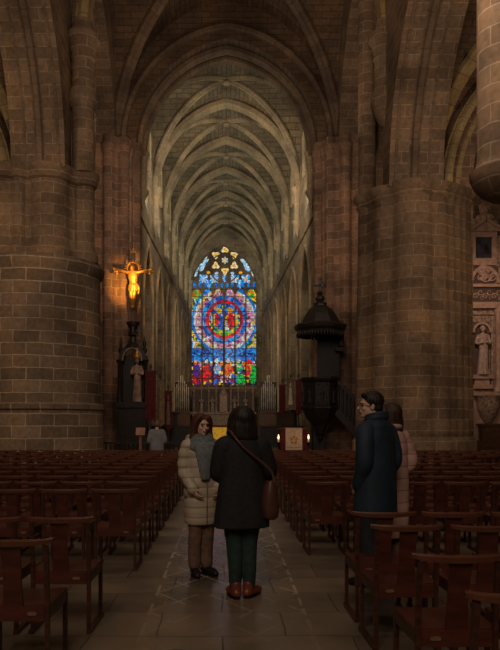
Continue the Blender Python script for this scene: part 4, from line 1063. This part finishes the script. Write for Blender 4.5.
m_ = MB(); m_.box((-.25, .3, 0), (.25, .9, zb_)); m_.build('support', M['pulpit'], pu)

# ------------------------------------------------------------------ retable in the right transept
RD = 30.7; rx = X(483, RD)
rt = thing('stone_retable', 'pale carved stone altarpiece with pediment, painting and niche in the right transept', 'altarpiece', (rx, RD, 0))
zz = lambda py: Z(py, RD); xx = lambda px: X(px, RD) - rx
def rbx(name, boxes, mat): 
    m_ = MB()
    for px0, px1, py0, py1, d0, d1 in boxes: m_.box((xx(px0), -d0, zz(py1)), (xx(px1), -d1, zz(py0)))
    return m_.build(name, M[mat], rt)
rbx('back_slab', [(467, 500, 236, 440, 0.02, -.45), (472, 494, 225, 240, .02, -.45)], 'carved')
rbx('painting_frame', [(470, 474.5, 232, 264, .16, 0), (491, 495.5, 232, 264, .16, 0), (470, 495.5, 232, 238, .18, 0), (470, 495.5, 259, 266, .18, 0)], 'marble')
rbx('painting', [(474, 491.5, 238, 259.5, .05, 0)], 'paint')
m_ = MB(); pts = [(468, 233), (498, 233), (498, 231), (483, 221), (468, 231)]
for y_ in (-.3, 0): m_.ngon([(xx(p), y_, zz(q_)) for p, q_ in (pts if y_ < 0 else pts[::-1])])
for k in range(5): p, q_ = pts[k], pts[(k + 1) % 5]; m_.quad([(xx(p[0]), -.3, zz(p[1])), (xx(p[0]), 0, zz(p[1])), (xx(q_[0]), 0, zz(q_[1])), (xx(q_[0]), -.3, zz(q_[1]))])
m_.beam((xx(467), -.2, zz(232)), (xx(483), -.2, zz(221)), .45, .12); m_.beam((xx(499), -.2, zz(232)), (xx(483), -.2, zz(221)), .45, .12); m_.build('pediment', M['marble'], rt)
m_ = MB()
for px_, py_, r_ in ((483, 218, .16), (482, 212, .14), (480, 208, .1), (485, 210, .11), (478, 220, .14), (488, 219, .15), (473, 223, .12), (493, 224, .12), (470, 226, .08), (496, 227, .08), (482, 206, .07)):
    m_.ell((xx(px_), -.12, zz(py_)), (r_, r_ * .6, r_ * 1.3), None, 10, 6)
    m_.tube([(xx(px_) + r_ * 1.1 * math.cos(a), -.16, zz(py_) + r_ * 1.1 * math.sin(a)) for a in [4.6 * k / 10 for k in range(11)]], r_ * .22, 6)
m_.build('crest_ornament', M['marble'], rt, smooth=True)
def scroll(m_, px_, py_, r_, sg=1, d=.1):
    P = []
    for k in range(26):
        t = k / 25; a = sg * (t * 4.2 * PI / 2 + .4); rr = r_ * (1 - .75 * t); P.append((xx(px_) + rr * math.cos(a), -d, zz(py_) + rr * math.sin(a)))
    m_.tube(P, [r_ * .2 * (1 - .4 * k / 25) for k in range(26)], 6)
m_ = MB()
for k in range(6): scroll(m_, 468.5 + k * .3, 243 + k * 4, .16, 1); scroll(m_, 497.5 - k * .3, 243 + k * 4, .16, -1)
m_.build('side_scrolls', M['marble'], rt, smooth=True)
m_ = MB(); 
for px_, py_, r_ in ((481, 272, .28), (487, 271, .26), (484, 278, .24), (479, 279, .18), (490, 278, .18)): scroll(m_, px_, py_, r_, 1 if px_ < 484 else -1, .2); m_.ell((xx(px_), -.1, zz(py_)), (r_ * .5, .1, r_ * .5), None, 10, 6)
m_.sweep([(xx(483) + .62 * math.cos(a), -.1, zz(284) + .72 * math.sin(a)) for a in [PI * k / 16 for k in range(17)]], (0, 1, 0), [(-.15, -.06), (.1, -.06), (.1, .08), (-.15, .08)]); m_.build('cartouche', M['marble'], rt, smooth=True)
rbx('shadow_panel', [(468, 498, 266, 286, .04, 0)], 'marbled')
rbx('cornice', [(466.5, 500, 285.5, 288.5, .4, 0), (467, 500, 303, 306, .3, 0), (466.5, 500, 306, 309.5, .42, 0)], 'marble')
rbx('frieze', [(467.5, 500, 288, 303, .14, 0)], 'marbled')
m_ = MB()
for k in range(7): scroll(m_, 470 + k * 4.6, 293 + (k % 2) * 4, .14, 1 if k % 2 else -1, .18); scroll(m_, 471 + k * 4.6, 299 - (k % 2) * 4, .1, -1 if k % 2 else 1, .18)
m_.build('frieze_scrollwork', M['marble'], rt, smooth=True)
rbx('niche_surround', [(467.5, 471, 312, 390, .16, 0), (490, 492, 318, 390, .16, 0), (467.5, 500, 309, 315, .14, 0)], 'carved')
m_ = MB(); zc_, r0 = zz(333), X(489, RD) - X(480.5, RD); m_.sweep([(xx(480.5) + r0 * math.cos(a), -.1, zc_ + r0 * 1.1 * math.sin(a)) for a in [PI * k / 14 for k in range(15)]], (0, 1, 0), [(-.12, -.05), (.1, -.05), (.1, .05), (-.12, .05)]); m_.build('niche_arch', M['marble'], rt, smooth=True)
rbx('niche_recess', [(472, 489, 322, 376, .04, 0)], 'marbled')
for px_ in (496.5,):
    m_ = MB(); m_.lathe([(.19, zz(392)), (.19, zz(388)), (.13, zz(386)), (.13, zz(384)), (.115, zz(318)), (.14, zz(317)), (.2, zz(311)), (.2, zz(309.5))], (xx(px_), -.22), 20); m_.build('column', M['marble'], rt, smooth=True)
rbx('niche_sill', [(470, 491, 375, 379, .3, 0), (473, 488, 379, 385, .2, 0), (470, 491, 385, 389, .26, 0)], 'marble')
rbx('plinth', [(468, 474, 390, 440, .16, 0), (469, 500, 392, 396, .34, 0), (474, 500, 396, 424, .1, 0)], 'marble')
m_ = MB(); m_.lathe([(.1, zz(424)), (.4, zz(415)), (.52, zz(405)), (.5, zz(400)), (.62, zz(396))], (xx(487), -.1), 20, PI, 2 * PI); m_.build('carved_bracket', M['carved'], rt, smooth=True)
m_ = MB(); m_.box((xx(478), -.5, zz(448)), (xx(503), -.1, zz(424))); m_.box((xx(477), -.55, zz(426)), (xx(504), -.1, zz(423.5))); m_.box((xx(466), -.6, 0), (xx(504), .4, zz(440))); m_.build('altar_block', M['brownwood'], rt)
m_ = MB(); figure(m_, (0, 0, 0), 1.28); ns = thing('statue', 'pale stone statue of a robed figure in the retable niche', 'statue', (X(481, RD), RD - .24, zz(375))); remesh('statue_body', m_, M['statue'], ns, .016, 1)

# ------------------------------------------------------------------ choir furniture
AD = 27.3
at = thing('side_altar', 'red-draped altar table with a pale embroidered cloth, candles on both sides', 'altar', (X(293, AD), AD, .32))
hh = Z(428, AD) - .32; w2 = (X(306, AD) - X(280, AD)) / 2
m_ = MB(); m_.box((-w2, -.3, 0), (w2, .35, hh - .05)); m_.build('altar_frontal', M['redcloth'], at)
m_ = MB(); m_.box((-w2 - .06, -.36, hh - .05), (w2 + .06, .4, hh + .0)); m_.build('altar_top', M['brownwood'], at)
m_ = MB(); m_.box((-.33, -.375, .12), (.33, -.362, hh + .015)); m_.box((-.33, -.375, hh + .003), (.33, .38, hh + .015)); m_.build('embroidered_cloth', M['white'], at)
m_ = MB()
for k in range(5):
    a = PI / 2 + k * 2 * PI / 5; m_.ell((.11 * math.cos(a), -.378, .52 + .13 * math.sin(a)), (.05, .004, .07))
m_.box((-.28, -.379, .2), (.28, -.376, .23)); m_.build('embroidery', M['gold'], at)
for px_, nm in ((278.5, 'left'), (308.5, 'right')):
    cn = thing('altar_candle', 'lit candle on a dark stand, %s of the red-draped altar' % nm, 'candle', (X(px_, AD - .75), AD - .75, .32))
    ztop = Z(439, AD - .75) - .32
    m_ = MB(); m_.lathe([(.16, 0), (.16, .03), (.05, .07), (.03, .12), (.03, ztop * .55), (.06, ztop * .6), (.03, ztop * .65), (.03, ztop - .2), (.09, ztop - .15), (.09, ztop - .12)], (0, 0), 14); m_.build('stand', M['iron'], cn, smooth=True)
    m_ = MB(); m_.lathe([(.045, ztop - .13), (.045, ztop), (.01, ztop + .005)], (0, 0), 12); m_.build('candle', M['wax'], cn, smooth=True)
    m_ = MB(); m_.lathe([(.01, ztop), (.03, ztop + .04), (.026, ztop + .09), (.004, ztop + .18)], (0, 0), 10); m_.build('flame', M['flame'], cn, smooth=True)
    L = bpy.data.lights.new('candle_light', 'POINT'); L.energy = 1.0; L.color = (1, .42, .18); L.shadow_soft_size = .05; lo = bpy.data.objects.new('candle_light', L); COL.objects.link(lo); lo.location = (X(px_, AD - .75), AD - .95, .32 + ztop + .12)
# main altar with gold frontal
GD = 44
ga = thing('main_altar', 'altar with a gleaming gold frontal in the centre of the choir', 'altar', (X(221, GD), GD, .32))
m_ = MB(); m_.box((-.95, 0, 0), (.95, .9, .92)); m_.build('altar_block', M['brownwood'], ga)
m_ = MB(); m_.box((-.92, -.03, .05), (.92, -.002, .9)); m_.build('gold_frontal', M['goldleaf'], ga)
m_ = MB(); m_.box((-1.05, -.1, .92), (1.05, 1.0, 1.02)); m_.build('altar_cloth', M['redcloth'], ga)
# high altar retable
HD = 59
ha = thing('high_altar', 'columned stone high altar screen beneath the great window', 'altar', (-.3, HD, .32))
m_ = MB(); m_.box((-2.7, 0, 0), (2.7, .5, 1.9)); m_.box((-2.85, -.1, 1.9), (2.85, .6, 2.1)); m_.build('altar_base', M['carved'], ha)
m_ = MB(); m_.box((-2.75, .2, 2.1), (2.75, .5, 3.9)); m_.build('screen_wall', M['marbled'], ha)
for i in range(9):
    x_ = -2.56 + .64 * i; m_ = MB(); hh_ = 4.1 if i != 4 else 4.3
    m_.lathe([(.11, 2.1), (.11, 2.2), (.07, 2.26), (.065, hh_ - .35), (.12, hh_ - .15), (.12, hh_)], (x_, .02), 12); m_.build('column', M['carved'], ha, smooth=True)
m_ = MB(); m_.box((-2.85, -.15, 4.1), (2.85, .55, 4.22)); 
for i in range(9): x_ = -2.56 + .64 * i; m_.lathe([(.09, 4.2), (.1, 4.3), (.02, 4.65)], (x_, .1), 8)
m_.build('screen_cornice', M['carved'], ha)
m_ = MB(); m_.box((-.32, -.2, 2.1), (.32, .3, 3.6)); m_.lathe([(.36, 3.6), (.25, 3.85), (.06, 4.2)], (0, .05), 12); m_.build('tabernacle', M['marble'], ha)
for k, i in enumerate((-2, -1, 1, 2)):
    m_ = MB(); figure(m_, (0, 0, 0), .8); o = remesh('statue', m_, M['carved'], None, .03, 1); o.location = (-.3 + i * .96 - .0, HD - .0, 2.42)
    tag(o, ['leftmost', 'second', 'third', 'rightmost'][k] + ' of four small stone figures on the high altar screen', 'statue', 'figures on the high altar screen')
# organ cases
OD = 50
for sg, px_ in ((-1, 181.5), (1, 268.5)):
    og = thing('organ_case', 'wooden organ case with grey pipes on the %s side of the choir' % ('left' if sg < 0 else 'right'), 'organ', (X(px_, OD), OD, .32))
    m_ = MB(); m_.box((-.6, 0, 0), (.6, .7, 1.9)); m_.box((-.64, -.05, 1.9), (.64, .7, 2.05)); m_.build('case', M['brownwood'], og)
    for k in range(8):
        x_ = -.5 + k * 1.0 / 7; ht = 4.55 - .22 * abs(k - 3.5) + (.2 if k in (3, 4) else 0)
        m_ = MB(); m_.lathe([(.015, 2.05), (.055, 2.35), (.055, ht), (.05, ht + .02)], (x_, .1), 12); m_.build('pipe', M['pipe'], og, smooth=True)
    m_ = MB(); m_.box((-.6, .3, 2.05), (.6, .6, 4.2)); m_.build('case_back', M['darkwood'], og)
# choir stalls
for sg in (-1, 1):
    cs = thing('choir_stalls', 'dark wooden choir stalls along the %s choir wall' % ('left' if sg < 0 else 'right'), 'choir stalls', (sg * 3.0, 40, .32))
    m_ = MB(); m_.box((sg * .35, -6, 0), (sg * .5, 6, 1.75)); m_.box((sg * .2, -6, 1.75), (sg * .55, 6, 1.85)); m_.build('stall_back', M['darkwood'], cs)
    m_ = MB(); m_.box((-sg * .1, -6, .4), (sg * .35, 6, .46)); m_.box((-sg * .05, -6, 0), (sg * .3, 6, .4)); m_.build('stall_seat', M['darkwood'], cs)
    for k in range(13):
        m_ = MB(); m_.box((-sg * .15, -6 + k * .985, 0), (sg * .36, -5.93 + k * .985, 1.0)); m_.build('stall_divider', M['darkwood'], cs)
    m_ = MB(); m_.box((-sg * .75, -6, 0), (-sg * .68, 6, .95)); m_.box((-sg * .85, -6, .95), (-sg * .5, 6, 1.0)); m_.build('stall_desk', M['darkwood'], cs)
# banners on poles
def banner(label, px0, px1, py0, py1, d, cloth, figc=None):
    bn = thing('processional_banner', label, 'banner', (X((px0 + px1) / 2, d), d, .0 if d < 26 else .32), 0); z0 = bn.location.z
    w_ = (px1 - px0) / F * d / 2; a, b = Z(py0, d) - z0, Z(py1, d) - z0
    m_ = MB(); m_.tube([(0, .04, .05), (0, .04, a + .15)], .025, 8); m_.tube([(-w_ - .05, .0, a), (w_ + .05, .0, a)], .022, 8); m_.ell((0, .04, a + .2), (.06, .04, .09)); m_.build('pole', M['brownwood'], bn, smooth=True)
    m_ = MB(); m_.lathe([(.22, 0), (.22, .04), (.06, .1), (.04, .3)], (0, .04), 14); m_.build('foot', M['iron'], bn, smooth=True)
    m_ = MB(); rows = []
    for i in range(9):
        t = i / 8; rows.append([((-1 + 2 * j / 8) * w_, -.02 + .02 * math.sin(j * 1.7) * t, a + (b - a) * t - (.12 * (1 - abs(-1 + 2 * j / 8)) if i == 8 else 0)) for j in range(9)])
    m_.grid(rows); m_.build('cloth', M[cloth], bn, smooth=True)
    if figc:
        pass
        m_ = MB(); m_.loft([(0, -.06, b + .15, w_ * .55, .015), (0, -.06, (a + b) / 2, w_ * .4, .015), (0, -.06, a - (a - b) * .28, w_ * .35, .015)]); m_.ell((0, -.06, a - (a - b) * .18), (w_ * .25, .02, (a - b) * .08)); m_.build('embroidered_figure', M[figc], bn, smooth=True)
banner('dark red hanging banner just right of the black shrine', 145.5, 156, 371, 418, 27.6, 'redcloth', None)
banner('tan banner with a gilt figure, behind the distant grey person', 156.5, 164.5, 381, 424, 29.2, 'tancloth', 'figgold')
banner('narrow dark red banner nearest the left organ pipes', 164.5, 172, 391, 428, 31.5, 'redcloth', 'tancloth')
banner('narrow dark banner left of the tan one on the right side', 279, 285.5, 385, 412, 32.6, 'redcloth', None)
banner('tan banner in a dark border beside the pulpit', 286.5, 294.5, 380, 408, 31.5, 'tancloth', 'white')
banner('bright red banner touching the left edge of the pulpit', 295.5, 301.5, 380, 413, 30, 'redcloth', None)
# communion rail on the left and notice stand
rl = thing('altar_rail', 'dark low wooden rail with balusters beyond the left rows of chairs', 'railing', (-2.9, 23.4, 0))
m_ = MB(); m_.box((-1.5, -.06, .8), (1.6, .08, .87)); m_.build('top_rail', M['darkwood'], rl)
m_ = MB(); m_.box((-1.5, -.05, 0), (1.6, .07, .1)); m_.build('bottom_rail', M['darkwood'], rl)
for k in range(20):
    m_ = MB(); m_.lathe([(.02, .1), (.04, .3), (.02, .5), (.03, .65), (.02, .8)], (-1.42 + k * .156, .01), 8); m_.build('baluster', M['darkwood'], rl, smooth=True)
ns = thing('notice_stand', 'small wooden notice stand with an orange-brown board in front of the shrine', 'sign', (X(140.5, 20), 20.0, 0))
m_ = MB(); m_.box((-.04, -.03, 0), (.04, .03, 1.15)); m_.box((-.2, -.16, 0), (.2, .16, .05)); m_.build('post', plain('orange_wood', (.22, .08, .04), .5), ns)
m_ = MB(); m_.beam((0, -.06, 1.16), (0, .03, 1.38), .27, .03, (0, -1, 0)); m_.build('board', plain('orange_board', (.33, .14, .08), .5), ns)
# low dark screens at the choir entrance
for sg in (-1, 1):
    m_ = MB(); x0_, x1_ = sg * 1.6, sg * 3.7
    m_.box((x0_, 33.0, .32), (x1_, 33.15, 1.28)); m_.box((x0_, 32.95, 1.28), (x1_, 33.2, 1.36))
    for k in range(6): xa_ = x0_ + (x1_ - x0_) * (k + .5) / 6; m_.box((xa_ - .12, 32.96, .45), (xa_ + .12, 33.0, 1.18))
    o = m_.build('choir_screen', M['darkwood'], None, ((x0_ + x1_) / 2, 33, .32)); tag(o, 'low dark panelled screen at the %s of the choir entrance' % ('left' if sg < 0 else 'right'), 'screen')

# ------------------------------------------------------------------ light
def area(name, loc, target, size, energy, color, sy=None):
    L = bpy.data.lights.new(name, 'AREA'); L.energy = energy; L.color = color; L.size = size
    if sy: L.shape = 'RECTANGLE'; L.size_y = sy
    o = bpy.data.objects.new(name, L); COL.objects.link(o); o.location = loc
    o.rotation_euler = (Vector(target) - Vector(loc)).to_track_quat('-Z', 'Y').to_euler(); return o
def spot(name, loc, target, energy, color, ang, blend=.6, rad=.03):
    L = bpy.data.lights.new(name, 'SPOT'); L.energy = energy; L.color = color; L.spot_size = math.radians(ang); L.spot_blend = blend; L.shadow_soft_size = rad
    o = bpy.data.objects.new(name, L); COL.objects.link(o); o.location = loc
    o.rotation_euler = (Vector(target) - Vector(loc)).to_track_quat('-Z', 'Y').to_euler(); return o
WARM = (1, .77, .58); NEU = (1, .80, .58); DAY = (.95, 1, .82)
area('nave_fill', (-1.5, -5, 10), (0, 16, 1), 5, 430, WARM)  # unseen fill panel behind the camera, in place of west-end light
area('nave_fill_top', (0, 8, 13.6), (0, 24, 2), 3, 200, WARM)  # second unseen fill panel, added above the frame
for sg in (-1, 1):
    area('pier_fill', (sg * 2.8, 10, 10), (sg * 6, 22, 5), 1.2, 85, WARM)  # unseen area lights added to fill the piers and the crossing
    area('crossing_fill', (sg * 3.6, 22.6, 10), (sg * 1.5, 31, 17.5), .8, 75, WARM)
    area('pier_red_flood', (sg * 3.4, 24.5, 9.5), (sg * 4.8, 31, 8), .6, 38, (1, .64, .45))
    area('aisle_fill', (sg * 9.5, 13, 7), (sg * 9.5, 24, 10), 1.0, 130, (1, .72, .48))  # unseen panel added to brighten the aisle ribs
for i in range(NB):
    y = Y0 + BL * (i + .3)
    for sg in (-1, 1):
        area('choir_day_fill', ((wl if sg < 0 else wr)(y) - sg * .55, y, 12.2), (0 - sg * .6, y + 3.4, 19), .5, 46 if sg < 0 else 24, DAY)  # unseen lights added in each bay, standing in for clerestory daylight
area('choir_low', (0, 33.2, 13.5), (0, 60, 6), 2.5, 300, NEU)
area('altar_fill', (0, 46, 9), (-.3, 59, 2.5), 1.5, 150, NEU)  # unseen panel added to brighten the high altar and organ
spot('crucifix_spot', (cx + .3, CD - 2.0, 7.2), (cx - .15, CD + .6, 7.7), 900, (1, .46, .09), 50, 1.0)
spot('retable_spot', (9.4, 25.2, 8.0), (rx, RD, 6.0), 420, (1, .66, .48), 80, .8)
spot('gold_spot', (.4, 41.5, 5), (-.3, 44, .8), 100, (1, .7, .3), 40)
for y in (36, 40.9, 45.8): spot('aisle_lamp', (6.6, y, 7.0), (5.0, y + 3.4, 10.3), 120, (1, .55, .2), 70)
w = bpy.data.worlds.new('World'); sc.world = w; w.use_nodes = True
w.node_tree.nodes['Background'].inputs[0].default_value = (.6, .5, .42, 1); w.node_tree.nodes['Background'].inputs[1].default_value = .05

# ------------------------------------------------------------------ camera
cd = bpy.data.cameras.new('camera'); cam = bpy.data.objects.new('camera', cd); COL.objects.link(cam)
cam.location = (0, 0, EYE); cam.rotation_euler = (PI / 2, 0, 0)
cd.sensor_fit = 'VERTICAL'; cd.sensor_height = 36; cd.lens = F / 650 * 36
cd.shift_x = (250 - HX) / 650; cd.shift_y = (HY - 325) / 650; cd.clip_end = 200; cd.clip_start = .05
sc.camera = cam
sc.view_settings.view_transform = 'Standard'; sc.view_settings.exposure = .1
sc.cycles.use_denoising = True; sc.cycles.max_bounces = 6; sc.cycles.diffuse_bounces = 4
